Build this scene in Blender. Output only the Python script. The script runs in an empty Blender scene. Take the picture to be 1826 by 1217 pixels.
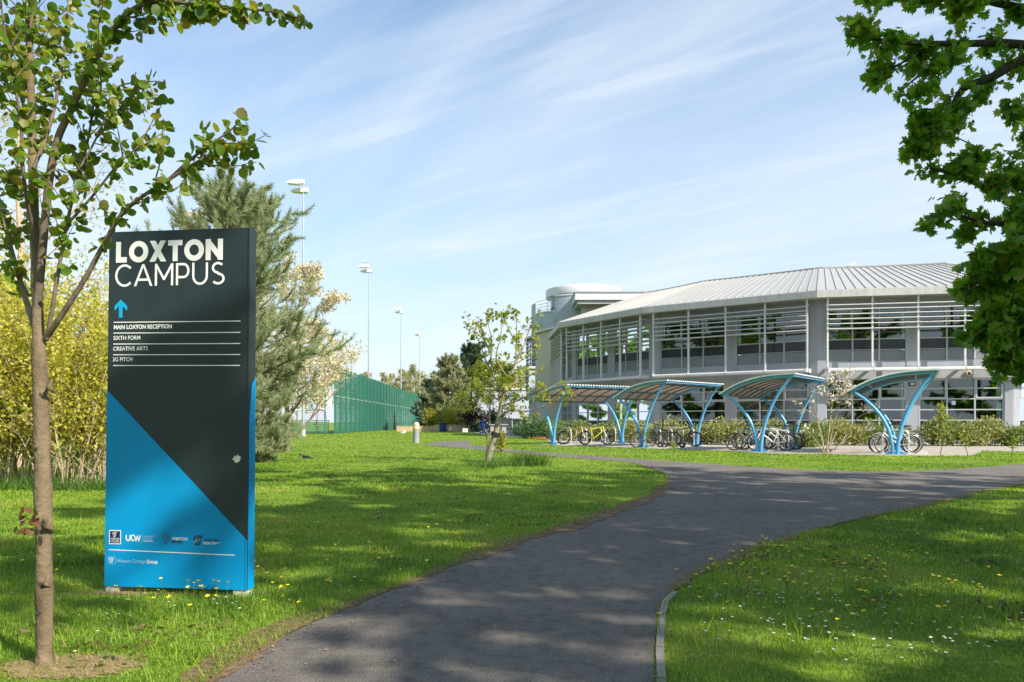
import bpy, math, random
import numpy as np
from mathutils import Vector, Matrix
R = math.radians
F, HZ, CX, EYE = 1350.0, 753.0, 913.0, 1.05      # camera constants used to lay the site out
C = bpy.context.scene.collection
def V(*a): return Vector(a)
def G(px, py, z=0.0):
    Y = F*(EYE-z)/(py-HZ); return V((px-CX)*Y/F, Y, z)
def A(px, py, Y): return V((px-CX)*Y/F, Y, EYE+(HZ-py)*Y/F)
SUN_EL, SUN_AZ = R(38), math.atan2(.78, -.62)      # azimuth measured from +Y towards +X

# ---------------------------------------------------------------- objects
def link(o, parent=None):
    C.objects.link(o)
    if parent is not None: o.parent = parent
    return o
def tag(o, label=None, cat=None, group=None, kind=None):
    if label: o['label'] = label
    if cat: o['category'] = cat
    if group: o['group'] = group
    if kind: o['kind'] = kind
    return o
def thing(name, label, cat, loc=(0, 0, 0), rz=0, group=None):
    o = bpy.data.objects.new(name, None); o.location = loc; o.rotation_euler = (0, 0, rz)
    o.empty_display_size = .2
    link(o); return tag(o, label, cat, group)
def copy_tree(o, parent=None):
    c = o.copy(); C.objects.link(c); c.parent = parent
    for ch in [x for x in KIDS.get(o.name, [])]:
        copy_tree(ch, c)
    return c
KIDS = {}
def index_kids():
    KIDS.clear()
    for o in C.objects:
        if o.parent is not None: KIDS.setdefault(o.parent.name, []).append(o)

class MB:
    def __init__(s): s.v = []; s.f = []; s.m = []; s.sm = []; s.mi = 0; s.T = None
    def add(s, vs, fs, smooth=False):
        o = len(s.v)
        if s.T is not None: vs = [s.T @ Vector(p) for p in vs]
        s.v += [tuple(p) for p in vs]
        for f in fs:
            s.f.append([i+o for i in f]); s.m.append(s.mi); s.sm.append(smooth)
        return s
    def box(s, c, d, rz=0, M=None):
        c = Vector(c); h = Vector(d)/2
        rot = M if M is not None else Matrix.Rotation(rz, 3, 'Z')
        vs = [c + rot @ V(x*h.x, y*h.y, z*h.z) for z in (-1, 1) for x, y in ((-1, -1), (1, -1), (1, 1), (-1, 1))]
        return s.add(vs, [(3, 2, 1, 0), (4, 5, 6, 7), (0, 1, 5, 4), (1, 2, 6, 5), (2, 3, 7, 6), (3, 0, 4, 7)])
    def bar(s, a, b, w, h, up=(0, 0, 1)):
        a, b = Vector(a), Vector(b); d = (b-a); L = d.length; d.normalize()
        up = Vector(up)
        if abs(d.dot(up)) > .98: up = V(0, 1, 0)
        x = d.cross(up).normalized(); z = x.cross(d).normalized()
        M = Matrix((x, d, z)).transposed()
        return s.box((a+b)/2, (w, L, h), M=M)
    def tube(s, pts, r, n=8, caps=True, smooth=True, flat=1.0):
        pts = [Vector(p) for p in pts]; k = len(pts)
        rs = r if isinstance(r, (list, tuple)) else [r]*k
        t0 = (pts[1]-pts[0]).normalized()
        ref = V(0, 0, 1) if abs(t0.z) < .9 else V(1, 0, 0)
        x = t0.cross(ref).normalized()
        vs = []
        for i, p in enumerate(pts):
            t = (pts[min(i+1, k-1)]-pts[max(i-1, 0)]).normalized()
            x = (x - t*x.dot(t)).normalized(); y = t.cross(x)
            for j in range(n):
                a = 2*math.pi*j/n
                vs.append(p + (x*math.cos(a) + y*(math.sin(a)*flat))*rs[i])
        fs = [(i*n+j, i*n+(j+1) % n, (i+1)*n+(j+1) % n, (i+1)*n+j) for i in range(k-1) for j in range(n)]
        s.add(vs, fs, smooth)
        if caps:
            o = len(vs)
            s.add(vs[:n], [tuple(range(n-1, -1, -1))]); s.add(vs[-n:], [tuple(range(n))])
        return s
    def lathe(s, prof, c=(0, 0, 0), n=24, smooth=True, a0=0, a1=2*math.pi):
        c = Vector(c); full = abs(a1-a0-2*math.pi) < 1e-6; m = n if full else n+1
        vs = [c + V(r*math.cos(a0+(a1-a0)*j/n), r*math.sin(a0+(a1-a0)*j/n), z) for r, z in prof for j in range(m)]
        fs = []
        for i in range(len(prof)-1):
            for j in range(n):
                q = (j+1) % m
                fs.append((i*m+j, i*m+q, (i+1)*m+q, (i+1)*m+j))
        return s.add(vs, fs, smooth)
    def prism(s, poly, z0, z1):
        n = len(poly)
        vs = [V(p[0], p[1], z0) for p in poly] + [V(p[0], p[1], z1) for p in poly]
        return s.add(vs, [tuple(range(n-1, -1, -1)), tuple(range(n, 2*n))] + [(i, (i+1) % n, n+(i+1) % n, n+i) for i in range(n)])
    def torus(s, c, r, t, ax, n=28, k=6):
        c = Vector(c); ax = Vector(ax).normalized()
        x = ax.cross(V(0, 0, 1)).normalized() if abs(ax.z) < .9 else V(1, 0, 0); y = ax.cross(x)
        vs = []
        for i in range(n):
            a = 2*math.pi*i/n; d = x*math.cos(a)+y*math.sin(a)
            for j in range(k):
                b = 2*math.pi*j/k
                vs.append(c + d*(r+t*math.cos(b)) + ax*(t*math.sin(b)))
        fs = [(i*k+j, i*k+(j+1) % k, ((i+1) % n)*k+(j+1) % k, ((i+1) % n)*k+j) for i in range(n) for j in range(k)]
        return s.add(vs, fs, True)
    def build(s, name, mat, parent=None):
        me = bpy.data.meshes.new(name); me.from_pydata(s.v, [], s.f)
        for m in (mat if isinstance(mat, (list, tuple)) else [mat]): me.materials.append(m)
        me.polygons.foreach_set('material_index', s.m); me.polygons.foreach_set('use_smooth', s.sm)
        me.update()
        return link(bpy.data.objects.new(name, me), parent)

def npmesh(name, verts, faces_flat, fsize, mat, parent=None, midx=None):
    me = bpy.data.meshes.new(name)
    nf = len(faces_flat)//fsize
    me.vertices.add(len(verts)); me.vertices.foreach_set('co', np.asarray(verts, np.float32).ravel())
    me.loops.add(nf*fsize); me.loops.foreach_set('vertex_index', np.asarray(faces_flat, np.int32).ravel())
    me.polygons.add(nf); me.polygons.foreach_set('loop_start', np.arange(0, nf*fsize, fsize, dtype=np.int32))
    for m in (mat if isinstance(mat, (list, tuple)) else [mat]): me.materials.append(m)
    if midx is not None: me.polygons.foreach_set('material_index', np.asarray(midx, np.int32))
    me.update(calc_edges=True); me.validate()
    return link(bpy.data.objects.new(name, me), parent)

def norm(a): return a/np.maximum(np.linalg.norm(a, axis=-1, keepdims=True), 1e-9)
def leaves(name, pos, tip, size, tmpl, mat, parent=None, rng=None, nrm=None, wid=1.0):
    """pos (N,3), tip (N,3) direction of the leaf, size (N,), tmpl = (verts (k,3), triangles)"""
    rng = rng or np.random.default_rng(1)
    pos = np.asarray(pos, float); N = len(pos); tip = norm(np.asarray(tip, float))
    if nrm is None: nrm = rng.normal(size=(N, 3)) + np.array([0, 0, .6])
    x = norm(np.cross(tip, nrm)); z = np.cross(x, tip)
    tv, tf = np.asarray(tmpl[0], float), np.asarray(tmpl[1])
    size = np.broadcast_to(np.asarray(size, float), (N,))
    w = tv[None, :, 0:1]*x[:, None, :]*wid + tv[None, :, 1:2]*tip[:, None, :] + tv[None, :, 2:3]*z[:, None, :]
    verts = (pos[:, None, :] + w*size[:, None, None]).reshape(-1, 3)
    k = len(tv)
    faces = (tf[None] + (np.arange(N)*k)[:, None, None]).reshape(-1)
    return npmesh(name, verts, faces, 3, mat, parent)
ROUND = ([(0, 0, 0), (.34, .1, .07), (.5, .42, .08), (.34, .78, .05), (0, 1, -.04), (-.34, .78, .05), (-.5, .42, .08), (-.34, .1, .07), (0, .5, -.03)],
         [(8, i, (i+1) % 8) for i in range(8)])
DIAM = ([(0, 0, 0), (.36, .45, .06), (0, 1, 0), (-.36, .45, .06)], [(0, 1, 2), (0, 2, 3)])
def _maple():
    a = [(-.06, 0), (-.34, -.05), (-.62, .1), (-.42, .25), (-.72, .48), (-.42, .5), (-.36, .72), (-.17, .62), (0, 1.0)]
    vs = [(0, .32, -.03)] + [(x, y, .10*abs(x)-.05*y) for x, y in a] + [(-x, y, .10*abs(x)-.05*y) for x, y in a[-2::-1]]
    n = len(vs)-1
    return vs, [(0, 1+i, 1+(i+1) % n) for i in range(n)]
MAPLE = _maple()
NEEDLE = ([(-.05, 0, 0), (.05, 0, 0), (0, 1, 0)], [(0, 1, 2)])
CLUMP = ([(0, 0, 0), (.4, .35, .1), (0, .75, 0), (-.4, .35, .1), (.1, .3, .3), (.1, .8, .35), (-.3, .7, .3)], [(0, 1, 2), (0, 2, 3), (4, 5, 6)])

# ---------------------------------------------------------------- branching
def rperp(rng, d):
    v = Vector(rng.normal(size=3)); v = v - d*v.dot(d)
    return v.normalized()
def grow(rng, p, d, L, r, lev, cfg, tubes, tips):
    n = cfg.get('seg', 5); pts = [p.copy()]; d = d.normalized()
    trop = cfg['trop'][lev]; wob = cfg['wob'][lev]
    for i in range(n):
        d = (d + Vector(rng.normal(size=3))*wob + V(0, 0, trop)).normalized()
        p = p + d*(L/n); pts.append(p.copy())
    rs = [max(r*(1-.75*i/n), .0015) for i in range(n+1)]
    tubes.append((pts, rs))
    if lev == 0:
        for i in range(1, n+1):
            tips.append((pts[i], (pts[i]-pts[i-1]).normalized()))
        return
    k = cfg['n'][lev]
    for j in range(k):
        t = cfg['t0'][lev] + (1-cfg['t0'][lev])*(j+rng.random())/k
        x = t*n; i = min(int(x), n-1); q = pts[i].lerp(pts[i+1], x-i)
        dd = (pts[i+1]-pts[i]).normalized(); ang = cfg['ang'][lev]*(.75+.5*rng.random())
        nd = dd*math.cos(ang) + rperp(rng, dd)*math.sin(ang)
        grow(rng, q, nd, L*cfg['lr'][lev]*(.7+.5*rng.random())*(1.15-.5*t), max(r*(1-.75*t)*.65, .002), lev-1, cfg, tubes, tips)
    tips.append((pts[-1], d))
def tubes_mesh(name, tubes, mat, parent, nside=lambda r: 8 if r > .03 else (5 if r > .008 else 3)):
    mb = MB()
    for pts, rs in tubes: mb.tube(pts, rs, nside(rs[0]), caps=False)
    return mb.build(name, mat, parent)
def tip_leaves(rng, tips, per, spread, size, jit=.35, dirmix=1.0, down=0.0):
    P = np.array([t[0] for t in tips]); D = np.array([t[1] for t in tips])
    P = np.repeat(P, per, 0); D = np.repeat(D, per, 0); N = len(P)
    pos = P + rng.normal(size=(N, 3))*spread
    d = D*.6 + rng.normal(size=(N, 3))*dirmix + np.array([0, 0, -down])
    return pos, d, size*(1-jit+2*jit*rng.random(N))

# ---------------------------------------------------------------- materials
MATS = {}
def nodes(name):
    m = bpy.data.materials.new(name); m.use_nodes = True
    nt = m.node_tree; return m, nt, nt.nodes['Principled BSDF']
def ramp(nt, fac, stops, interp='LINEAR'):
    r = nt.nodes.new('ShaderNodeValToRGB'); r.color_ramp.interpolation = interp
    e = r.color_ramp.elements
    while len(e) < len(stops): e.new(.5)
    for el, (p, c) in zip(e, stops): el.position = p; el.color = (*c, 1) if len(c) == 3 else c
    nt.links.new(fac, r.inputs[0]); return r.outputs[0]
def noise(nt, scale, detail=4, rough=.55, stretch=None, coord='Object'):
    tc = nt.nodes.new('ShaderNodeTexCoord'); n = nt.nodes.new('ShaderNodeTexNoise')
    n.inputs['Scale'].default_value = scale; n.inputs['Detail'].default_value = detail; n.inputs['Roughness'].default_value = rough
    src = tc.outputs[coord]
    if stretch:
        mp = nt.nodes.new('ShaderNodeMapping'); mp.inputs['Scale'].default_value = stretch
        nt.links.new(src, mp.inputs[0]); src = mp.outputs[0]
    nt.links.new(src, n.inputs['Vector']); return n.outputs['Fac']
def bump(nt, b, fac, strength, dist=.01):
    bp = nt.nodes.new('ShaderNodeBump'); bp.inputs['Strength'].default_value = strength; bp.inputs['Distance'].default_value = dist
    nt.links.new(fac, bp.inputs['Height']); nt.links.new(bp.outputs[0], b.inputs['Normal'])
def mat(name, col, rough=.5, metal=0.0, var=.12, scale=3.0, stretch=None, bmp=0.0, bscale=60, spec=.5, coat=0.0):
    if name in MATS: return MATS[name]
    m, nt, b = nodes(name)
    b.inputs['Roughness'].default_value = rough; b.inputs['Metallic'].default_value = metal
    b.inputs['Specular IOR Level'].default_value = spec; b.inputs['Coat Weight'].default_value = coat
    n = noise(nt, scale, 5, .6, stretch)
    c0 = tuple(x*(1-var) for x in col); c1 = tuple(min(1, x*(1+var)) for x in col)
    nt.links.new(ramp(nt, n, [(.3, c0), (.7, c1)]), b.inputs['Base Color'])
    if bmp: bump(nt, b, noise(nt, bscale, 3), bmp)
    MATS[name] = m; return m
def leafmat(name, cols, transl=.4, tcol=None, rough=.5, spec=.3):
    """cols: 3 leaf colours picked per leaf; tcol: colour of light passing through"""
    m, nt, b = nodes(name)
    geo = nt.nodes.new('ShaderNodeNewGeometry')
    k = len(cols)
    col = ramp(nt, geo.outputs['Random Per Island'], [(i/max(k-1, 1), c) for i, c in enumerate(cols)])
    nt.links.new(col, b.inputs['Base Color']); b.inputs['Roughness'].default_value = rough
    b.inputs['Specular IOR Level'].default_value = spec
    tr = nt.nodes.new('ShaderNodeBsdfTranslucent'); mx = nt.nodes.new('ShaderNodeMixShader'); mx.inputs[0].default_value = transl
    mul = nt.nodes.new('ShaderNodeMix'); mul.data_type = 'RGBA'; mul.blend_type = 'MULTIPLY'; mul.inputs[0].default_value = 1
    nt.links.new(col, mul.inputs[6]); mul.inputs[7].default_value = (*(tcol or (1.6, 1.7, .9)), 1)
    nt.links.new(mul.outputs[2], tr.inputs[0])
    nt.links.new(b.outputs[0], mx.inputs[1]); nt.links.new(tr.outputs[0], mx.inputs[2])
    nt.links.new(mx.outputs[0], nt.nodes['Material Output'].inputs[0])
    MATS[name] = m; return m
# ---------------------------------------------------------------- camera, sun, sky
sc = bpy.context.scene
cd = bpy.data.cameras.new('camera'); cam = link(bpy.data.objects.new('camera', cd)); sc.camera = cam
cam.location = (0, 0, EYE); cam.rotation_euler = (R(90), 0, 0)
cd.sensor_width = 36; cd.lens = F/1826*36; cd.shift_y = (HZ-608.5)/1826; cd.clip_end = 6000; cd.clip_start = .05
cd.dof.use_dof = True; cd.dof.focus_distance = 4.9; cd.dof.aperture_fstop = 11
sl = bpy.data.lights.new('sun', 'SUN'); so = link(bpy.data.objects.new('sun', sl))
sl.energy = 4.9; sl.angle = R(.55); sl.color = (1, .92, .79)
sd = V(math.sin(SUN_AZ)*math.cos(SUN_EL), math.cos(SUN_AZ)*math.cos(SUN_EL), math.sin(SUN_EL))
so.rotation_euler = sd.to_track_quat('Z', 'Y').to_euler(); so.location = (20, -15, 30)
w = bpy.data.worlds.new('World'); sc.world = w; w.use_nodes = True; nt = w.node_tree
bg = nt.nodes['Background']; bg.inputs[1].default_value = .124
sky = nt.nodes.new('ShaderNodeTexSky'); sky.sky_type = 'NISHITA'; sky.sun_disc = False
sky.sun_elevation = SUN_EL; sky.sun_rotation = SUN_AZ; sky.air_density = 1.0; sky.dust_density = 1.2; sky.ozone_density = 1.6; sky.altitude = 10
tc = nt.nodes.new('ShaderNodeTexCoord'); sep = nt.nodes.new('ShaderNodeSeparateXYZ'); nt.links.new(tc.outputs['Generated'], sep.inputs[0])
def mth(op, a, b=None, clamp=False):
    n = nt.nodes.new('ShaderNodeMath'); n.operation = op; n.use_clamp = clamp
    for i, q in enumerate((a, b)):
        if q is None: continue
        if isinstance(q, (int, float)): n.inputs[i].default_value = q
        else: nt.links.new(q, n.inputs[i])
    return n.outputs[0]
def smix(f, a, b):
    n = nt.nodes.new('ShaderNodeMix'); n.data_type = 'RGBA'
    for s, q in ((0, f), (6, a), (7, b)):
        if isinstance(q, (int, float)): n.inputs[s].default_value = q
        elif isinstance(q, tuple): n.inputs[s].default_value = (*q, 1)
        else: nt.links.new(q, n.inputs[s])
    return n.outputs[2]
den = mth('ADD', mth('MAXIMUM', sep.outputs[2], 0), .10)
comb = nt.nodes.new('ShaderNodeCombineXYZ'); nt.links.new(mth('DIVIDE', sep.outputs[0], den), comb.inputs[0]); nt.links.new(mth('DIVIDE', sep.outputs[1], den), comb.inputs[1])
def cloud(rot, scl, ns, lo, hi, det=7, dist=.6, rough=.6):
    m0 = nt.nodes.new('ShaderNodeMapping'); m0.inputs['Rotation'].default_value = (0, 0, R(rot)); nt.links.new(comb.outputs[0], m0.inputs[0])
    mp = nt.nodes.new('ShaderNodeMapping'); mp.inputs['Scale'].default_value = scl; nt.links.new(m0.outputs[0], mp.inputs[0])
    n = nt.nodes.new('ShaderNodeTexNoise'); n.inputs['Scale'].default_value = ns; n.inputs['Detail'].default_value = det; n.inputs['Distortion'].default_value = dist; n.inputs['Roughness'].default_value = rough
    nt.links.new(mp.outputs[0], n.inputs['Vector'])
    return ramp(nt, n.outputs['Fac'], [(lo, (0, 0, 0)), (hi, (1, 1, 1))], 'EASE')
c1 = cloud(47, (.32, 1.4, 1), .75, .40, .70)
c2 = cloud(34, (.45, 2.6, 1), 1.6, .46, .80, 8, .9)
c0 = cloud(52, (.26, .8, 1), .6, .38, .64, 5, 1.2, .5)
cl = mth('ADD', mth('MULTIPLY', c0, .46), mth('ADD', mth('MULTIPLY', c1, .30), mth('MULTIPLY', c2, .36)), True)
up = mth('MAXIMUM', sep.outputs[2], 0)
hz = mth('POWER', mth('SUBTRACT', 1, up, True), 3.0)
bright = nt.nodes.new('ShaderNodeMix'); bright.data_type = 'RGBA'; bright.blend_type = 'MULTIPLY'; bright.inputs[0].default_value = 1
nt.links.new(sky.outputs[0], bright.inputs[6]); bright.inputs[7].default_value = (.80, 1.05, 1.15, 1)
base = smix(hz, bright.outputs[2], (4.1, 4.5, 4.9))
full = smix(cl, base, (4.5, 4.85, 5.2))
nt.links.new(full, bg.inputs[0])
sc.view_settings.view_transform = 'Standard'; sc.view_settings.look = 'None'; sc.view_settings.exposure = .75; sc.view_settings.gamma = 1
sc.cycles.max_bounces = 6; sc.cycles.transparent_max_bounces = 12; sc.cycles.use_denoising = True
sc.cycles.caustics_reflective = False; sc.cycles.caustics_refractive = False

# ---------------------------------------------------------------- ground
def soilmat():
    m, nt, b = nodes('lawn_soil'); b.inputs['Roughness'].default_value = .95; b.inputs['Specular IOR Level'].default_value = .1
    n = noise(nt, 1.3, 6, .65); n2 = noise(nt, 14, 5, .7)
    mix = nt.nodes.new('ShaderNodeMix'); mix.data_type = 'RGBA'; mix.inputs[0].default_value = .5
    nt.links.new(ramp(nt, n, [(.35, (.13, .20, .02)), (.7, (.26, .34, .045))]), mix.inputs[6])
    nt.links.new(ramp(nt, n2, [(.3, (.07, .11, .015)), (.62, (.17, .24, .03)), (.8, (.27, .26, .09))]), mix.inputs[7])
    nt.links.new(mix.outputs[2], b.inputs['Base Color']); bump(nt, b, n2, .6, .03); return m
def asphaltmat(name, lo, hi, speck):
    m, nt, b = nodes(name); b.inputs['Roughness'].default_value = .88; b.inputs['Specular IOR Level'].default_value = .25
    n = noise(nt, .55, 8, .68); n2 = noise(nt, 130, 3, .7)
    a = ramp(nt, n, [(.3, lo), (.7, hi)])
    s = ramp(nt, n2, [(.34, (.45, .45, .45)), (.56, (1.0, 1.0, 1.0)), (.68, (1.9, 1.85, 1.75))])
    mx = nt.nodes.new('ShaderNodeMix'); mx.data_type = 'RGBA'; mx.blend_type = 'MULTIPLY'; mx.inputs[0].default_value = speck
    nt.links.new(a, mx.inputs[6]); nt.links.new(s, mx.inputs[7])
    m2 = nt.nodes.new('ShaderNodeMix'); m2.data_type = 'RGBA'; m2.blend_type = 'MULTIPLY'; m2.inputs[0].default_value = 1
    nt.links.new(mx.outputs[2], m2.inputs[6]); nt.links.new(ramp(nt, noise(nt, 9, 6, .7), [(.36, (.72, .72, .72)), (.5, (1, 1, 1)), (.66, (1.2, 1.17, 1.1))]), m2.inputs[7]); nt.links.new(m2.outputs[2], b.inputs['Base Color'])
    bump(nt, b, n2, .7, .008); return m
g = MB(); S = 2500
g.add([(-S, -60, 0), (S, -60, 0), (S, S, 0), (-S, S, 0)], [(0, 1, 2, 3)])
tag(g.build('ground', soilmat()), kind='structure')
L_EDGE = [(300, 1300), (370, 1217), (430, 1180), (500, 1140), (590, 1098), (690, 1058), (790, 1018), (900, 975), (1010, 940), (1110, 905), (1165, 882), (1190, 868), (1197, 857), (1184, 842), (1144, 830), (1117, 824), (1011, 817), (930, 810), (862, 803), (812, 799), (773, 796), (753, 793)]
U_EDGE = [(783, 788.2), (805, 787.2), (828, 786.8), (845, 786.6), (840, 789), (830, 791.8), (862, 797), (896, 800.5), (930, 804), (1053, 813.5), (1176, 822), (1275, 828.5), (1376, 836), (1475, 839.8), (1573, 842), (1622, 841), (1721, 836.5), (1826, 828), (2000, 817), (2250, 810)]
R_EDGE = [(1168, 1300), (1168, 1217), (1166, 1160), (1172, 1100), (1177, 1076), (1197, 1058), (1231, 1025), (1265, 1012), (1299, 1001), (1338, 981), (1378, 965), (1438, 951), (1537, 925), (1656, 900), (1736, 881), (1826, 862), (1960, 845), (2250, 826)]
gl = lambda pts: [G(*p) for p in pts]
def smooth_line(P, it=2):
    for _ in range(it):
        Q = [P[0]]
        for a, b in zip(P, P[1:]): Q += [a.lerp(b, .25), a.lerp(b, .75)]
        P = Q + [P[-1]]
    return P
le, ue, re_ = smooth_line(gl(L_EDGE)), smooth_line(gl(U_EDGE)), smooth_line(gl(R_EDGE))
le[0] = V(-1.6, 1.2, 0); le.insert(0, V(-1.75, -8, 0)); re_.insert(0, V(.6, -8, 0))
path_poly = [p.xy for p in le] + [p.xy for p in ue] + [p.xy for p in reversed(re_)]
ASPH = asphaltmat('asphalt', (.115, .102, .092), (.205, .182, .160), .95)
def sheet(name, poly, z, m):
    mb = MB(); n = len(poly); mb.add([(p[0], p[1], z) for p in poly], [tuple(range(n))])
    return tag(mb.build(name, m), kind='structure')
sheet('path', path_poly, .008, ASPH)
# bicycle-parking pavement
PAVE = mat('pale_paving', (.36, .32, .27), .9, var=.15, scale=1.5, bmp=.3, bscale=40, spec=.2)
pave_px = [(979, 794.5), (1040, 796), (1127, 799.5), (1189, 801.5), (1290, 805), (1380, 809.5), (1500, 811), (1598, 814), (1684, 813.7), (1733, 813), (1752, 805), (1826, 806), (2100, 806), (2100, 783), (1300, 780.5), (1100, 778.5), (1000, 776), (960, 775), (940, 776), (960, 781), (985, 789)]
pave_poly = [G(*p).xy for p in pave_px]
sheet('pavement', pave_poly, .006, PAVE)
yard_px = [(840, 770.6), (870, 777), (900, 780), (975, 780.5), (1000, 776.5), (960, 766), (858, 765)]
yard_poly = [G(*p).xy for p in yard_px]
sheet('yard_pavement', yard_poly, .004, mat('yard_paving', (.30, .27, .24), .9, var=.15, scale=1))
# trodden soil along the path edges
rng = np.random.default_rng(5)
SOIL = mat('bare_soil', (.17, .115, .065), .95, var=.4, scale=22, bmp=.8, bscale=50, spec=.1)
def ribbon(name, line, w0, w1, z, m, inside=.05):
    P = [];
    for a, b in zip(line, line[1:]):
        k = max(1, int((b-a).length/(.06 if a.y < 12 else .25)))
        P += [a.lerp(b, i/k) for i in range(k)]
    mb = MB(); vs = []; w = (w0+w1)/2; wi = inside
    for i, p in enumerate(P):
        t = (P[min(i+1, len(P)-1)]-P[max(i-1, 0)]).normalized(); nrm = V(-t.y, t.x, 0)
        w = min(max(w+rng.normal()*.022, w0), w1); wi = min(max(wi+rng.normal()*.03, 0), inside*2)
        vs += [p+nrm*w+V(0, 0, z), p-nrm*wi+V(0, 0, z)]
    mb.add(vs, [(2*i, 2*i+1, 2*i+3, 2*i+2) for i in range(len(P)-1)])
    return tag(mb.build(name, m), kind='structure')
ribbon('soil_edge', le[1:60], .02, .20, .012, SOIL, .11)
ribbon('soil_edge', [p for p in reversed(re_)][10:-14], .0, .10, .012, SOIL, .04)
# concrete edging along the near bend
kb = MB(); kl = [G(*p) for p in [(1183, 1400), (1172, 1300), (1170, 1217), (1168, 1160), (1174, 1100), (1180, 1076), (1198, 1059)]]
for a, b in zip(kl, kl[1:]):
    d = (b-a).normalized(); kb.bar(a+d*.006+V(.022, 0, -.028), b-d*.006+V(.022, 0, -.028), .036, .09)
tag(kb.build('kerb_edging', mat('edging_concrete', (.24, .22, .19), .9, var=.2, scale=9, bmp=.4)), kind='structure')

# ---------------------------------------------------------------- grass
def pip(x, y, poly):
    ins = np.zeros(len(x), bool); n = len(poly)
    for i in range(n):
        x0, y0 = poly[i][0], poly[i][1]; x1, y1 = poly[(i+1) % n][0], poly[(i+1) % n][1]
        if y0 == y1: continue
        c = ((y0 > y) != (y1 > y)) & (x < (x1-x0)*(y-y0)/(y1-y0)+x0); ins ^= c
    return ins
def vnoise(x, y, s, seed):
    r = np.random.default_rng(seed); t = r.random((64, 64))
    u, v = x/s, y/s; i, j = np.floor(u).astype(int), np.floor(v).astype(int); fu, fv = u-i, v-j
    fu, fv = fu*fu*(3-2*fu), fv*fv*(3-2*fv); g_ = lambda a, b: t[a % 64, b % 64]
    return (g_(i, j)*(1-fu)+g_(i+1, j)*fu)*(1-fv)+(g_(i, j+1)*(1-fu)+g_(i+1, j+1)*fu)*fv
GRASSM = [leafmat('grass_blades', [(.10, .22, .014), (.16, .30, .022), (.25, .39, .035), (.38, .44, .08), (.20, .34, .026)], .45, (1.5, 1.5, .6), .5, .3),
          leafmat('grass_blades_deep', [(.06, .15, .012), (.09, .20, .018), (.13, .25, .024), (.20, .27, .05)], .42, (1.5, 1.6, .6), .5, .35),
          leafmat('grass_blades_dry', [(.28, .36, .04), (.38, .43, .07), (.46, .44, .12), (.48, .42, .18), (.24, .35, .03)], .42, (1.4, 1.4, .6), .6, .2)]
rg = np.random.default_rng(11)
BARE = [(G(130, 1190).xy, .30, .20), (G(205, 1056).xy, .30, .14)]
def lawn_points(n, y0, y1, margin=1.6):
    y = y0*(y1/y0)**rg.random(n) if True else 0
    half = .69*y+margin; x = (rg.random(n)*2-1)*half
    keep = ~pip(x, y, path_poly)
    for q in (pave_poly, yard_poly): keep &= ~pip(x, y, q)
    for c, rx, ry in BARE: keep &= ~((((x-c.x)/rx)**2+((y-c.y)/ry)**2 < 1) & (rg.random(n) < .85))
    return x[keep], y[keep]
side_line = [(p.x, p.y) for p in le[2:]] + [(p.x, p.y) for p in ue]
def blades(name, x, y, hgt, wid, parent=None):
    n = len(x); a = rg.random(n)*6.283; lean = .25+1.0*rg.random(n)**.9
    cl = vnoise(x, y, .35, 3)*.6+vnoise(x, y, 1.7, 4)*.6
    far = np.clip((y-8)/14, 0, 1)
    h = hgt*(.22+.95*cl**1.6)*(.5+.9*rg.random(n)); w_ = wid*(.7+.6*rg.random(n))
    dx, dy = np.cos(a), np.sin(a); px, py = -dy, dx
    z0 = np.zeros(n)
    b = np.stack([x, y, z0-.003], 1); D = np.stack([dx, dy, z0], 1); Pp = np.stack([px, py, z0], 1); U = np.array([0, 0, 1.])
    mid = b + D*(lean*h*.35)[:, None] + U*(h*.6)[:, None]; tip = b + D*(lean*h)[:, None] + U*(h*np.maximum(.25, 1-.55*lean))[:, None]
    vs = np.stack([b-Pp*(w_/2)[:, None], b+Pp*(w_/2)[:, None], mid+Pp*(w_*.36)[:, None], mid-Pp*(w_*.36)[:, None], tip], 1).reshape(-1, 3)
    fs = (np.array([[0, 1, 2], [0, 2, 3], [3, 2, 4]])[None]+(np.arange(n)*5)[:, None, None]).reshape(-1)
    pt = vnoise(x, y, .9, 7)*.5+vnoise(x, y, .22, 8)*.35+.3*rg.random(n)-.15*(y > 14)
    mi = np.where(pt > .80, 2, np.where(pt < .46, 1, 0))
    o = npmesh(name, vs, fs, 3, GRASSM, midx=np.repeat(mi, 3)); return tag(o, kind='stuff')
xs, ys, hs, ws = [], [], [], []
for n, y0, y1, h, wd in ((260000, 2.2, 5.5, .052, .0036), (220000, 5.5, 11, .055, .006), (150000, 11, 22, .058, .012), (90000, 22, 48, .065, .025), (40000, 48, 95, .08, .06)):
    x, y = lawn_points(n, y0, y1); xs.append(x); ys.append(y); hs.append(np.full(len(x), h)); ws.append(np.full(len(x), wd))
gx, gy, gh, gw = map(np.concatenate, (xs, ys, hs, ws))
# the right-hand lawn lies right of the path's right edge
right_poly = [(p.x, p.y) for p in re_] + [(200, re_[-1].y), (200, -8)]
isr = pip(gx, gy, right_poly)
tag(blades('grass', gx[~isr], gy[~isr], gh[~isr], gw[~isr]), 'bright green grass of the lawn left of the path and beyond it', 'grass')
tag(blades('grass', gx[isr], gy[isr], gh[isr], gw[isr]), 'shaded green grass of the lawn right of the path', 'grass')
# ---------------------------------------------------------------- the sign
SL = V((186-CX)/F*4.665, 4.665, 0); SR = V((441-CX)/F*4.55, 4.55, 0)
su = (SR-SL).normalized(); SW = (SR-SL).length; sn = V(su.y, -su.x, 0)           # sn faces the camera
ZB, ZT, DEP = .041, 2.232, .085
sign = thing('campus_sign', 'tall dark grey and bright blue monolith sign headed LOXTON CAMPUS on two pale feet', 'sign', (SL.x, SL.y, 0), math.atan2(su.y, su.x))
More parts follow.
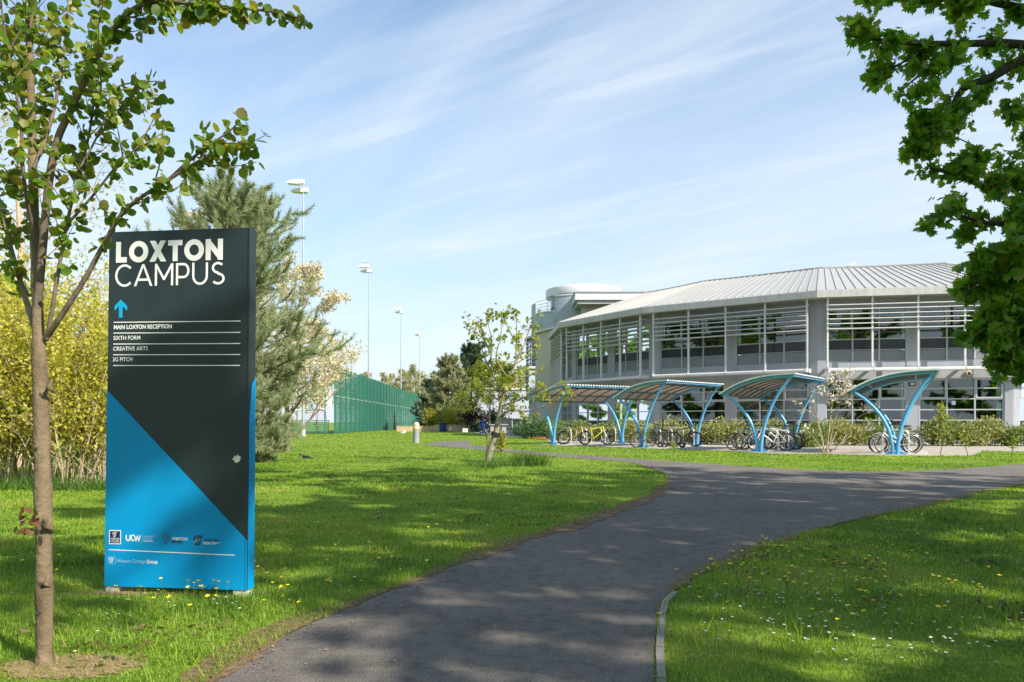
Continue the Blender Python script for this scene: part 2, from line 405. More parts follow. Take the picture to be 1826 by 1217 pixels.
# local frame: x along the face, -y towards the camera, z up; lean kept by the shear of a slightly tilted root
sign.rotation_euler = (R(-1.1), 0, math.atan2(su.y, su.x))
def sp(px, py):
    """pixel -> (x,z) on the sign face"""
    d = V((px-CX)/F, 1, (HZ-py)/F); o = V(0, 0, EYE)
    t = (SL-o).dot(sn)/d.dot(sn); p = o+d*t
    return (p-SL).dot(su), p.z
DARK = mat('sign_charcoal', (.018, .030, .034), .46, var=.16, scale=2.2, spec=.4)
BLUE = mat('sign_blue', (.0, .265, .56), .5, var=.06, scale=1.6, spec=.25)
WHITE = mat('sign_white', (.78, .77, .76), .5, var=.04)
PALEB = mat('sign_pale_blue', (.32, .62, .82), .5, var=.03)
NAVY = mat('sign_navy', (.012, .014, .075), .45, var=.05)
MIDB = mat('sign_slate_blue', (.02, .12, .32), .45, var=.05)
LIME = mat('sign_lime', (.45, .62, .12), .5, var=.05)
b = MB(); b.box((SW/2, DEP/2, (ZB+ZT)/2), (SW-.004, DEP, ZT-ZB)); 
b.box((SW-.006, -.002, (ZB+ZT)/2), (.012, .006, ZT-ZB))        # folded right-hand trim
body = b.build('sign_body', DARK, sign)
bv = body.modifiers.new('bevel', 'BEVEL'); bv.width = .003; bv.segments = 2
def face(m, pts, d=.003, thick=True):
    y0 = -d
    n = len(pts)
    vs = [(x, y0, z) for x, z in pts] + [(x, .0, z) for x, z in pts]
    m.add(vs, [tuple(range(n-1, -1, -1)) if area(pts) < 0 else tuple(range(n))] + [(i, n+i, n+(i+1) % n, (i+1) % n) for i in range(n)])
def area(p): return sum(a[0]*c[1]-c[0]*a[1] for a, c in zip(p, p[1:]+p[:1]))
zl = sp(187, 695)[1]; xr, zr = sp(434, 958)
b = MB(); face(b, [(.001, ZB-.001), (SW-.014, ZB-.001), (SW-.014, zr-.012), (.001, zl)], .0025)
zs = 1.05+(753-700)*4.55/F
b.add([(SW+.0012, .001, ZB), (SW+.0012, DEP-.001, ZB), (SW+.0012, DEP-.001, zs+.10), (SW+.0012, .03, zs+.05), (SW+.0012, .001, zs-.15)], [(0, 1, 2, 3, 4)])
b.add([(SW-.0118, -.0052, ZB), (SW+.0002, -.0052, ZB), (SW+.0002, -.0052, zr-.02), (SW-.0118, -.0052, zr-.015)], [(0, 1, 2, 3)])
b.build('blue_panel', BLUE, sign)
# lettering -----------------------------------------------------------
def zclip(q, lo, hi):
    for s_, lim in ((1, lo), (-1, -hi)):
        o = []
        for i in range(len(q)):
            a, c = q[i-1], q[i]; fa, fc = s_*a[1]-lim, s_*c[1]-lim
            if (fa >= 0) != (fc >= 0): t = fa/(fa-fc); o.append((a[0]+(c[0]-a[0])*t, a[1]+(c[1]-a[1])*t))
            if fc >= 0: o.append(c)
        q = o
    return q
def ribbon2(m, pts, w, d, closed=False, clip=None):
    P = []
    for p in pts:
        p = Vector((p[0], p[1]))
        if not P or (p-P[-1]).length > 1e-6: P.append(p)
    n = len(P); Ls = []; Rs = []
    for i in range(n):
        a = P[i-1] if (i > 0 or closed) else None; c = P[(i+1) % n] if (i < n-1 or closed) else None
        d0 = (P[i]-a).normalized() if a is not None else None; d1 = (c-P[i]).normalized() if c is not None else None
        if d0 is None: nn = V2(-d1.y, d1.x); k = 1
        elif d1 is None: nn = V2(-d0.y, d0.x); k = 1
        else:
            n0, n1 = V2(-d0.y, d0.x), V2(-d1.y, d1.x); nn = (n0+n1).normalized(); k = min(1/max(nn.dot(n0), .2), 6)
        Ls.append(P[i]+nn*(w/2*k)); Rs.append(P[i]-nn*(w/2*k))
    q = n if closed else n-1
    if clip:
        for i in range(q):
            j = (i+1) % n; z_ = zclip([tuple(Ls[i]), tuple(Rs[i]), tuple(Rs[j]), tuple(Ls[j])], *clip)
            if len(z_) > 2: m.add([(a, -d, c) for a, c in z_], [tuple(range(len(z_)))])
        return
    m.add([(p.x, -d, p.y) for p in Ls]+[(p.x, -d, p.y) for p in Rs], [(i, n+i, n+(i+1) % n, (i+1) % n) for i in range(q)])
V2 = lambda x, y: Vector((x, y))
def arc(cx, cy, rx, ry, a0, a1, n=16): return [(cx+rx*math.cos(R(a0+(a1-a0)*i/n)), cy+ry*math.sin(R(a0+(a1-a0)*i/n))) for i in range(n+1)]
def glyph(ch, s):
    """capital of height 1, stroke s: (advance, [(points, closed)])"""
    h = s/2
    if ch == 'L': return .62, [([(h, 1), (h, 0)], False), ([(h, h), (.60, h)], False)]
    if ch == 'O': return 1.06, [(arc(.53, .5, .53-h, .5+.015-h, 90, 450, 40)[:-1], True)]
    if ch == 'C': return .92, [(arc(.53, .5, .53-h, .515-h, 44, 316, 30), False)]
    if ch == 'X': return .88, [([(h*1.1-.04, 1.06), (.88-h*1.1+.04, -.06)], False), ([(.86-h*1.1+.04, 1.06), (h*1.0-.04, -.06)], False)]
    if ch == 'T': return .80, [([(0, 1-h), (.80, 1-h)], False), ([(.40, 1-h), (.40, 0)], False)]
    if ch == 'N': return .92, [([(h, 0), (h, 1)], False), ([(.92-h, 0), (.92-h, 1)], False), ([(h*.7, 1.0-h*.6), (.92-h*.7, h*.6)], False)]
    if ch == 'A': return 1.0, [([(h*.8-.03, -.06), (.5+.01, 1.02)], False), ([(.5-.01, 1.02), (1.0-h*.8+.03, -.06)], False), ([(.24, .29), (.76, .29)], False)]
    if ch == 'M': return 1.02, [([(h, 0), (h, 1)], False), ([(1.02-h, 0), (1.02-h, 1)], False), ([(h*.8, 1.0), (.52, .27)], False), ([(.50, .27), (1.02-h*.8, 1.0)], False)]
    if ch == 'P': return .74, [([(h, 0), (h, 1)], False), ([(h, 1-h), (.42, 1-h)]+arc(.42, .655, .30-h+.02, .345-h, 90, -90, 16)+[(h, .31+h)], False)]
    if ch == 'U': return .86, [([(h, 1), (h, .40)]+arc(.43, .40, .43-h, .41-h, 180, 360, 20)+[(.86-h, 1)], False)]
    if ch == 'S': return .78, [(arc(.39, .745, .33-h, .265-h, 35, 265, 18)+arc(.40, .255, .36-h, .27-h, 85, -145, 18), False)]
def word(m, txt, x0, x1, z0, z1, s, gap):
    H_ = z1-z0; gs = [glyph(c, s) for c in txt]
    tot = sum(a for a, _ in gs)+gap*(len(gs)-1); kx = (x1-x0)/tot; x = x0; d = .0016
    for ch_, (a, st) in zip(txt, gs):
        for pts, cl in st:
            ribbon2(m, [(x+p[0]*kx, z0+p[1]*H_) for p in pts], s*H_, d, cl, (z0, z1) if ch_ not in 'OCSU' else None); d += .00012
        x += (a+gap)*kx
m = MB(); x0, z1 = sp(200, 428.5); x1, z0 = sp(391.5, 462); word(m, 'LOXTON', x0, x1, z0+.003, z1-.002, .255, .115); m.build('title_lettering', WHITE, sign)
m = MB(); x0, z1 = sp(199, 470.5); x1, z0 = sp(396, 505); word(m, 'CAMPUS', x0, x1, z0, z1, .105, .17); m.build('title_lettering', WHITE, sign)
m = MB(); X, Z = lambda p: sp(p, 550)[0], lambda p: sp(210, p)[1]
def poly2(m, pts, d):
    if area(pts) < 0: pts = pts[::-1]
    m.add([(x, -d, z) for x, z in pts], [tuple(range(len(pts)))])
arrow = [(209.5, 533), (221, 544.5), (221, 553), (212.8, 545), (212.8, 565.5), (206.2, 565.5), (206.2, 545), (198.3, 553), (198.3, 544.5)]
poly2(m, [sp(*p) for p in arrow], .0018); m.build('arrow', mat('sign_arrow_blue', (.0, .33, .62), .4, var=.03), sign)
def line(m, p, q, w=.0055, d=.0018):
    a, c = sp(*p), sp(*q); poly2(m, [(a[0], a[1]-w/2), (c[0], c[1]-w/2), (c[0], c[1]+w/2), (a[0], a[1]+w/2)], d)
m = MB()
for ya, yb in ((574, 571.5), (593.3, 592), (613, 612), (632.3, 631.8), (651.6, 651.4)): line(m, (197, ya), (424.5, yb))
m.build('dividing_lines', WHITE, sign)
def text(txt, px, py_base, capx_end, cap_px, mname, part, bold=0.0, d=.0035, spacing=1.0):
    """one line of small lettering: starts at pixel px, ends at capx_end, baseline py_base"""
    cu = bpy.data.curves.new(part, 'FONT'); cu.body = txt; cu.size = 1; cu.offset = bold; cu.resolution_u = 3; cu.space_character = spacing
    o = bpy.data.objects.new(part, cu); C.objects.link(o)
    bpy.context.view_layer.update()
    me = bpy.data.meshes.new_from_object(o.evaluated_get(bpy.context.evaluated_depsgraph_get()))
    bpy.data.objects.remove(o)
    vs = np.array([v.co for v in me.vertices]); lo, hi = vs.min(0), vs.max(0)
    x0, z0 = sp(px, py_base); x1, _ = sp(capx_end, py_base); _, z1 = sp(px, py_base-cap_px)
    kx = (x1-x0)/(hi[0]-lo[0]); kz = (z1-z0)/CAPH
    for v in me.vertices: v.co = (x0+(v.co.x-lo[0])*kx, -d, z0+v.co.y*kz)
    me.name = part; me.materials.clear(); me.materials.append(MATS[mname])
    return link(bpy.data.objects.new(part, me), sign)
_cu = bpy.data.curves.new('t', 'FONT'); _cu.body = 'H'; _o = bpy.data.objects.new('t', _cu); C.objects.link(_o); bpy.context.view_layer.update()
CAPH = _o.evaluated_get(bpy.context.evaluated_depsgraph_get()).dimensions.y; bpy.data.objects.remove(_o)
text('MAIN LOXTON RECEPTION', 197.5, 586.3, 301.5, 7, 'sign_white', 'direction_lettering', .028, .0018)
text('SIXTH FORM', 197, 605.7, 245, 7, 'sign_white', 'direction_lettering', .010, .0018)
text('CREATIVE ARTS', 196.7, 625.0, 259, 7, 'sign_white', 'direction_lettering', .010, .0018)
text('3G PITCH', 196.4, 644.2, 231.5, 7, 'sign_white', 'direction_lettering', .010, .0018)
# emblem of three slanted waves
def emblem(m, x0, y0, x1, y1, d, w=.30, mi=None):
    for k in range(3):
        o = k*.31
        pts = [(.02+o, .30), (.03+o, .16), (.13+o, .06), (.17+o, .10)] if False else None
        P = [(o+.40, .92), (o+.32, .95), (o+.24, .86), (o+.17, .60), (o+.10, .30), (o+.03, .10), (o-.06, .06), (o-.12, .14)] if k else [(o+.40, .92), (o+.28, .95), (o+.12, .84), (o+.06, .60), (o+.07, .40)]
        if mi: m.mi = mi[k]
        q = [sp(x0+(x1-x0)*p[0], y1+(y0-y1)*p[1]) for p in P]
        ribbon2(m, q, abs(sp(x1, y0)[0]-sp(x0, y0)[0])*w*.40, d+k*.0002)
LD = .0038
# crest block: navy square with white border
m = MB(); q = lambda a, c, e, f: [sp(a, c), sp(e, c+.35), sp(e, f+.35), sp(a, f)]
poly2(m, q(194, 945.8, 215.2, 970.6), LD); m.build('crest_border', WHITE, sign)
m = MB(); poly2(m, q(195.6, 947.4, 213.8, 969.0), LD+.0006); m.build('crest_panel', NAVY, sign)
m = MB(); emblem(m, 200.3, 949.2, 207.5, 957.8, LD+.0012, .34); m.build('crest_emblem', WHITE, sign)
text('WESTON', 197.2, 962.8, 212.4, 3.3, 'sign_white', 'crest_lettering', .01, LD+.0012)
text('COLLEGE', 197.0, 967.2, 212.2, 3.3, 'sign_white', 'crest_lettering', .01, LD+.0012)
m = MB()
def pxrib(m, pts, wpx, d): ribbon2(m, [sp(*p) for p in pts], wpx*.00363, d)
pxrib(m, [(224.6, 954.3), (224.7, 961.5), (226.2, 964), (229, 964.4), (231.2, 962.6), (231.4, 954.6)], 2.0, LD)
pxrib(m, [(239, 956), (237, 954.6), (234.4, 955.3), (233.2, 958.5), (234, 962.8), (236.6, 964.6), (239.2, 963)], 2.0, LD+.0002)
pxrib(m, [(239.0, 955), (242, 964.3), (244.6, 957), (247, 964.5), (250, 955.3)], 2.0, LD+.0004)
m.build('logo_lettering', WHITE, sign)
m = MB(); poly2(m, q(252.8, 951.5, 253.3, 968.5), LD); m.build('logo_divider', PALEB, sign)
for t_, y_, xe, b_, mn in (('UNIVERSITY', 958.4, 277.5, 0, 'sign_pale_blue'), ('CENTRE', 962.6, 269.8, 0, 'sign_pale_blue'), ('WESTON', 966.8, 272, .01, 'sign_white')):
    text(t_, 255.2, y_, xe, 3.0, mn, 'logo_lettering', b_, LD)
m = MB(); emblem(m, 288.5, 953, 303.5, 970.2, LD, .44); m.build('logo_emblem', MIDB, sign)
text('WESTON', 306.3, 963.4, 333.5, 4.4, 'sign_white', 'logo_lettering', .035, LD)
text('SPORT', 305.5, 968.6, 325.3, 4.2, 'sign_navy', 'logo_lettering', .035, LD+.0002)
m = MB(); emblem(m, 344.5, 955.3, 360.5, 972.7, LD, .44); m.build('logo_emblem', NAVY, sign)
m = MB(); pxrib(m, [(344, 965), (348, 965), (350, 967), (352.5, 962.5), (354, 964), (360, 963)], .55, LD+.0012); m.build('pulse_line', LIME, sign)
text('WESTON', 363.5, 966.0, 390.3, 4.2, 'sign_navy', 'logo_lettering', .02, LD)
text('HEALTH', 362.0, 970.9, 384.8, 4.2, 'sign_white', 'logo_lettering', .03, LD+.0002)
m = MB(); pxrib(m, [(385.5, 968.2), (388, 969.4), (391.5, 967.6)], .9, LD); m.build('logo_tick', WHITE, sign)
m = MB(); line(m, (193.3, 980.6), (418.5, 990.6), .0055, LD); m.build('dividing_lines', WHITE, sign)
m = MB()
for a, c, e, f in ((192.6, 992.4, 205.4, 992.9), (192.6, 1005.6, 205.4, 1006.1), (192.6, 992.4, 193.1, 1006), (204.9, 992.4, 205.4, 1006)): poly2(m, [sp(a, c), sp(e, c), sp(e, f), sp(a, f)], LD)
m.build('crest_border', PALEB, sign)
m = MB(); emblem(m, 194.4, 995, 202.5, 1003.6, LD+.0006, .34); m.build('crest_emblem', WHITE, sign)
text('Weston College', 207.8, 1003.4, 259.5, 6.2, 'sign_pale_blue', 'logo_lettering', 0, LD)
text('Group', 261.5, 1004.9, 281.2, 6.2, 'sign_white', 'logo_lettering', .022, LD)
# torn white sticker and its brown spot
m = MB(); st = [(412, 819), (415, 817), (416, 812.5), (419, 815), (421.5, 810), (423, 814), (426.5, 813), (427.5, 818), (425.5, 823), (421, 826), (417, 825.5), (415.5, 822)]
poly2(m, [sp(*p) for p in st], .003); m.build('torn_sticker', mat('old_sticker', (.55, .53, .5), .8, var=.35, scale=90), sign)
for x0 in (.004, SW-.095):
    f = MB(); f.box((x0+.045, DEP/2, ZB/2-.02), (.085, DEP-.01, ZB+.04)); f.build('foot', mat('foot_concrete', (.55, .50, .42), .85, var=.12, scale=30), sign)
# ---------------------------------------------------------------- the college building
GREY = mat('wall_panel_grey', (.30, .315, .35), .55, var=.11, scale=1.1, stretch=(1.5, 1.5, .3))
LGREY = mat('frame_grey', (.40, .41, .435), .45, var=.04)
WHITEM = mat('louvre_white', (.58, .58, .58), .4, var=.06, scale=2)
FASC = mat('fascia_grey', (.42, .42, .41), .55, var=.16, scale=2.2, stretch=(3, 3, .6))
SOFF = mat('soffit_cream', (.52, .48, .42), .7, var=.15, scale=3, stretch=(4, 4, 1))
ROOFM = mat('roof_metal', (.36, .355, .34), .45, var=.05, scale=.6)
CREAM = mat('render_cream', (.52, .48, .39), .85, var=.10, scale=.9, stretch=(1, 1, .35))
DKSP = mat('dark_spandrel', (.02, .02, .028), .2, var=.2, scale=3)
BLIND = mat('pale_blinds', (.36, .38, .35), .8, var=.15, scale=8)
DARKIN = mat('room_dark', (.07, .07, .065), .9, var=.3, scale=1.2)
def glassmat():
    m, nt, b = nodes('window_glass'); out = nt.nodes['Material Output']
    gl_ = nt.nodes.new('ShaderNodeBsdfGlossy'); gl_.inputs['Roughness'].default_value = .02; gl_.inputs['Color'].default_value = (.85, .92, .95, 1)
    tr = nt.nodes.new('ShaderNodeBsdfTransparent'); tr.inputs[0].default_value = (.26, .33, .30, 1)
    fr = nt.nodes.new('ShaderNodeFresnel'); fr.inputs['IOR'].default_value = 1.55
    n = noise(nt, 1.4, 2); bp = nt.nodes.new('ShaderNodeBump'); bp.inputs['Strength'].default_value = .04; bp.inputs['Distance'].default_value = .02
    nt.links.new(n, bp.inputs['Height']); nt.links.new(bp.outputs[0], gl_.inputs['Normal'])
    ad = nt.nodes.new('ShaderNodeMath'); ad.operation = 'MULTIPLY_ADD'; ad.inputs[1].default_value = 1.0; ad.inputs[2].default_value = .09; nt.links.new(fr.outputs[0], ad.inputs[0])
    mx = nt.nodes.new('ShaderNodeMixShader'); nt.links.new(ad.outputs[0], mx.inputs[0]); nt.links.new(tr.outputs[0], mx.inputs[1]); nt.links.new(gl_.outputs[0], mx.inputs[2])
    nt.links.new(mx.outputs[0], out.inputs[0]); return m
GLASS = glassmat()
EP = [V(2.95, 62.3, 0), V(3.31, 54.5, 0), V(8.16, 47.1, 0), V(16.56, 41.1, 0), V(26.66, 39.1, 0), V(36.5, 41.4, 0)]
def inset(P, d):
    out = []
    nr = [V(-(b-a).y, (b-a).x, 0).normalized() for a, b in zip(P, P[1:])]
    for i, p in enumerate(P):
        if i == 0: out.append(p+nr[0]*d)
        elif i == len(P)-1: out.append(p+nr[-1]*d)
        else:
            n = (nr[i-1]+nr[i]); k = d/(n.normalized().dot(nr[i])); out.append(p+n.normalized()*k)
    return out
college = thing('college_building', 'curved two storey grey college building with louvred upper windows and a ribbed pale metal roof', 'building', (16.5, 44, 0))
O = college.location.copy()
class LB(MB):
    def build(s, name, m, parent=None):
        off = O if parent is college else (parent_off.get(parent.name, O) if parent else V(0, 0, 0))
        s.v = [(p[0]-off.x, p[1]-off.y, p[2]-off.z) for p in s.v]
        o = MB.build(s, name, m, parent); parent_off[o.name] = off; return o
parent_off = {}
WP = inset(EP, 1.15); ZE, ZF = 8.2, 7.82
def fr(a, b):
    d = (b-a); L = d.length; d.normalize(); n = V(d.y, -d.x, 0)      # n points outwards
    return d, n, L
class Face(LB):
    """boxes given in wall coordinates u (along), o (outwards), z"""
    def __init__(s, a, b): super().__init__(); s.a = a; s.d, s.n, s.L = fr(a, b); s.rot = Matrix((s.d, s.n, V(0, 0, 1))).transposed()
    def bx(s, u0, u1, o0, o1, z0, z1):
        c = s.a + s.d*((u0+u1)/2) + s.n*((o0+o1)/2) + V(0, 0, (z0+z1)/2)
        return s.box(c, (abs(u1-u0), abs(o1-o0), abs(z1-z0)), M=s.rot)
    def P(s, u, o, z): return s.a + s.d*u + s.n*o + V(0, 0, z)
rb = np.random.default_rng(8)
def facade(a, b, right_col=True, canopy=True):
    d, n, L = fr(a, b); cw = .45; mid = L/2
    groups = [(cw, mid-.33), (mid+.33, L-cw)]
    w = Face(a, b)      # solid bits of wall: columns and bands, front face at o=0
    for u0, u1 in ((0, cw), (mid-.33, mid+.33), (L-cw, L)): w.bx(u0, u1, -.3, .0, 0, 7.85)
    for u0, u1 in groups:
        w.bx(u0, u1, -.3, -.02, 0, .55); w.bx(u0, u1, -.3, -.02, 3.42, 4.42); w.bx(u0, u1, -.3, -.02, 7.3, 7.85)
    w.build('wall', GREY, college)
    for u0, u1 in ((0, cw), (mid-.33, mid+.33), (L-cw, L)):
        c = Face(a, b)
        for z in (.62, 3.44, 4.14, 7.28): c.bx(u0+.002, u1-.002, -.01, .012, z, z+.035)
        for u in (u0+.03, u1-.05): c.bx(u, u+.02, -.01, .010, .66, 7.2)
        c.build('column_trim', LGREY, college)
    for gi, (u0, u1) in enumerate(groups):
        for fl in (0, 1):
            zr = [.55, 1.15, 1.72, 2.30, 2.87, 3.42] if fl == 0 else [5.02, 5.62, 6.20, 6.75, 7.3]
            us = [u0+(u1-u0)*k/3 for k in range(4)]
            f = Face(a, b)
            for u in us: f.bx(max(u-.035, u0), min(u+.035, u1), -.14, -.005, zr[0], zr[-1])
            for k in range(3):
                for z in zr:
                    f.bx(us[k]+.0352, us[k+1]-.0352, -.13, -.009, max(z-.03, zr[0]), min(z+.03, zr[-1]))
                if (fl == 0 and k in (0, 2)) or (fl == 1 and k == 0):   # opening light with a heavier frame
                    z0, z1 = (2.33, 3.39) if fl == 0 else (6.23, 7.27)
                    for uu in (us[k]+.0355, us[k+1]-.1055): f.bx(uu, uu+.07, -.12, .012, z0, z1)
                    for zz in (z0, z1-.07): f.bx(us[k]+.106, us[k+1]-.106, -.12, .011, zz, zz+.07)
            win = f.build('window', LGREY, college)
            p = Face(a, b)
            for k in range(3):
                p.bx(us[k]+.03, us[k+1]-.03, -.085, -.075, zr[1], zr[-1])
            p.build('pane', GLASS, win)
            s = Face(a, b); s.bx(u0+.03, u1-.03, -.10, -.05, zr[0], zr[1]); s.build('lower_panel', DKSP if fl == 0 else MATS['dark_spandrel'], win)
            # slatted blinds drawn over part of the glass, and the dark room behind
            bl = Face(a, b); u = u0+.1
            while u < u1-.12:
                if rb.random() < .62 if fl == 0 else rb.random() < .22:
                    k = rb.integers(4, 11)
                    top = zr[-1]; bot = zr[1] if fl == 0 else zr[1]+rb.random()*.5
                    for j in range(k):
                        if u > u1-.12: break
                        t = .5+rb.random()*.3
                        aa, bb = bl.P(u, -.30, bot), bl.P(u+.085, -.30-.05*t, bot)
                        bl.add([aa, bb, bb+V(0, 0, top-bot), aa+V(0, 0, top-bot)], [(0, 1, 2, 3)]); u += .105
                else: u += .5+rb.random()*.8
            if bl.v: bl.build('blind', BLIND, win)
            rm = Face(a, b); rm.bx(u0, u1, -.9, -.85, zr[0], zr[-1]); rm.build('room_back', DARKIN, win)
        # ventilation louvres under the upper windows
        v = Face(a, b)
        for k in range(3):
            ua, ub = us[k]+.05, us[k+1]-.05
            v.bx(ua, ub, -.14, -.1, 4.42, 5.0)
            for j in range(9):
                z = 4.44+j*.063
                v.add([v.P(ua, -.09, z+.05), v.P(ub, -.09, z+.05), v.P(ub, -.03, z), v.P(ua, -.03, z)], [(3, 2, 1, 0)])
        for u in us: v.bx(max(u-.04, u0), min(u+.04, u1), -.14, -.006, 4.425, 5.0)
        v.build('vent_louvres', LGREY, college)
    # brise-soleil: posts and six blades
    br = Face(a, b); nb = 4; us = [.35+(L-.7)*k/nb for k in range(nb+1)]
    for u in us: br.bx(u-.045, u+.045, .80, .92, 4.0, 7.83)
    for j, z in enumerate((6.12, 6.40, 6.66, 6.92, 7.18, 7.42)):
        for k in range(nb):
            ua, ub = us[k]+.047, us[k+1]-.047
            q = [(.70, z+.005), (.98, z-.042), (1.02, z-.02), (1.0, z+.008), (.72, z+.038)]
            vs = [br.P(ua, o, zz) for o, zz in q]+[br.P(ub, o, zz) for o, zz in q]
            br.add(vs, [(0, 1, 2, 3, 4), (9, 8, 7, 6, 5)]+[(i, 5+i, 5+(i+1) % 5, (i+1) % 5) for i in range(5)])
    for u in us:
        br.bx(u-.02, u+.02, .0, .80, 7.5, 7.56)
    br.build('louvre_screen', WHITEM, college)
    cn = Face(a, b)
    for k in range(nb):
        ua, ub = us[k]+.02, us[k+1]-.02
        q = [(.30, 3.90), (1.02, 3.78), (1.10, 3.83), (1.10, 3.92), (1.0, 3.98), (.30, 3.98)]
        vs = [cn.P(ua, o, zz) for o, zz in q]+[cn.P(ub, o, zz) for o, zz in q]; m_ = len(q)
        cn.add(vs, [tuple(range(m_)), tuple(range(2*m_-1, m_-1, -1))]+[(i, m_+i, m_+(i+1) % m_, (i+1) % m_) for i in range(m_)])
    for u in us:
        cn.bx(u-.012, u+.012, -.01, 1.06, 3.80, 4.02); cn.bx(u-.03, u+.03, -.0, .3, 3.93, 3.97)
    cn.build('canopy', WHITEM, college)
for a, b in zip(WP, WP[1:]): facade(a, b)
for i in range(1, 5):      # corner columns
    p = WP[i]; c = LB(); d0 = (WP[i]-WP[i-1]).normalized(); d1 = (WP[i+1]-WP[i]).normalized(); n0, n1 = V(d0.y, -d0.x, 0), V(d1.y, -d1.x, 0)
    c.prism([p-d0*.40-n0*.05, p-d0*.40+n0*.06, p+(n0+n1).normalized()*.062, p+d1*.40+n1*.06, p+d1*.40-n1*.05, p-(n0+n1).normalized()*.2][::1], 0, 7.86)
    c.build('corner_column', GREY, college)
# roof: fascia, soffit, ribbed sheets, flat top
FP = EP; IN = inset(EP, 7.2); ZR = 10.75
so_in = inset(EP, 1.3); f_in = inset(EP, .12)
for i in range(len(EP)-1):
    a, b = EP[i], EP[i+1]; u = V(0, 0, 1)
    m = LB(); m.add([a+u*ZF, b+u*ZF, b+u*ZE, a+u*ZE, f_in[i]+u*ZF, f_in[i+1]+u*ZF, f_in[i+1]+u*(ZE+.04), f_in[i]+u*(ZE+.04)], [(0, 1, 2, 3), (3, 2, 6, 7), (1, 0, 4, 5)]); m.build('fascia', FASC, college)
    m = LB(); m.add([f_in[i]+u*(ZF+.005), f_in[i+1]+u*(ZF+.005), so_in[i+1]+u*(ZF+.06), so_in[i]+u*(ZF+.06)], [(3, 2, 1, 0)])
    d, n, L = fr(f_in[i], f_in[i+1])
    for k in range(int(L/.3)):
        p = f_in[i]+d*(k*.3+.1); m.bar(p+u*(ZF), p-n*1.16+u*(ZF+.05), .03, .02)
    m.build('soffit', SOFF, college)
# one continuous roof sheet: the seams fan round the curve while the eave runs in straight lengths
samp, sn_ = [], []
for a, b in zip(f_in, f_in[1:]):
    d, n, L = fr(a, b); k = int(round(L/.25))
    for q in range(k): samp.append(a+d*(L*q/k)); sn_.append(-n)
samp.append(f_in[-1]); sn_.append(sn_[-1])
SA = np.array(samp); NA = np.array([tuple(q) for q in sn_]); W_ = np.exp(-.5*((np.arange(len(SA))[:, None]-np.arange(len(SA))[None])*.25/3.6)**2); NS = norm(W_@NA)
lo_ = [V(*p)+V(0, 0, ZE+.045) for p in SA]; hi_ = [V(*(p+n*7.1))+V(0, 0, ZR-ZE-.0)+V(0, 0, ZE) for p, n in zip(SA, NS)]
lo_n = len(lo_)
m = LB(); m.add(lo_+hi_, [(q, q+1, lo_n+q+1, lo_n+q) for q in range(lo_n-1)], True)
for q in range(1, lo_n-1, 2):
    a, b = lo_[q], hi_[q]; up_ = (lo_[q+1]-lo_[q-1]).cross(b-a).normalized(); m.bar(a+up_*.022, b+up_*.022, .035, .044, up=up_)
m.build('roof_sheet', ROOFM, college)
m = LB()
for q in range(0, lo_n-4, 4): m.bar(hi_[q]+V(0, 0, .03), hi_[min(q+4, lo_n-1)]+V(0, 0, .03), .18, .07)
m.build('ridge_flashing', ROOFM, college)
IN = hi_[::8]
m = LB(); bk = V(30, 66, 0); tp = [p-V(0, 0, .06) for p in IN]
m.add(tp+[V(38, 66, ZR-.06), V(12, 70, ZR-.06)], [tuple(range(len(tp)+2))]); m.build('flat_roof', ROOFM, college)
# roof plant housing seen over the ridge on the right
m = LB(); x = 32.5
pts = [V(29.2, 49.5, 10.4), V(31.4, 49.5, 11.75), V(40, 49.5, 11.75), V(40, 49.5, 10.4)]
m.add(pts+[p+V(0, 5, 0) for p in pts], [(3, 2, 1, 0), (4, 5, 6, 7)]+[(i, (i+1) % 4, 4+(i+1) % 4, 4+i) for i in range(4)]); m.bar(V(31.3, 49.4, 11.35), V(40, 49.4, 11.35), .1, .08); m.bar(V(31.3, 49.4, 11.8), V(40, 49.4, 11.8), .2, .12)
m.build('roof_housing', GREY, college)
# cream end wall
m = LB(); ew = [V(2.05, 66, 0), V(4.4, 64.2, 0), V(4.6, 64.6, 0), V(2.25, 66.4, 0)]
m.add([p for p in ew]+[ew[0]+V(0, 0, 8.75), ew[1]+V(0, 0, 9.2), ew[2]+V(0, 0, 9.2), ew[3]+V(0, 0, 8.75)], [(0, 1, 5, 4), (1, 2, 6, 5), (2, 3, 7, 6), (3, 0, 4, 7), (4, 5, 6, 7)])
m.build('end_wall', CREAM, college)
m = LB(); m.bar(ew[0]+V(-.05, -.05, 8.8), ew[1]+V(0, -.05, 9.25), .5, .12); m.build('wall_coping', WHITEM, college)
# small wall fittings on the facet right of the corner
fc = Face(WP[3], WP[4])
m = Face(WP[3], WP[4]); m.bx(fc.L/2-.2, fc.L/2+.1, .014, .10, 3.02, 3.22); wl = m.build('bulkhead_light', mat('dark_housing', (.03, .03, .03), .5), college)
m = Face(WP[3], WP[4]); m.bx(fc.L/2-.15, fc.L/2+.05, .10, .112, 3.06, 3.18); m.build('lens', mat('light_lens', (.55, .55, .45), .4), wl)
m = LB(); c = fc.P(fc.L/2+2.75, .02, 3.66); m.torus(c+fc.n*.04, .12, .05, fc.n, 20, 8); rs = m.build('round_speaker', mat('speaker_cream', (.55, .48, .36), .6), college)
m = LB(); m.torus(c+fc.n*.05, .03, .035, fc.n, 14, 6); m.build('speaker_cone', mat('dark_housing', (.03, .03, .03), .5), rs)
m = Face(WP[3], WP[4]); m.bx(fc.L/2+1.95, fc.L/2+2.15, -.072, -.068, 1.98, 2.2); m.build('paper_notice', mat('notice_paper', (.62, .68, .72), .7, var=.1, scale=20), college)
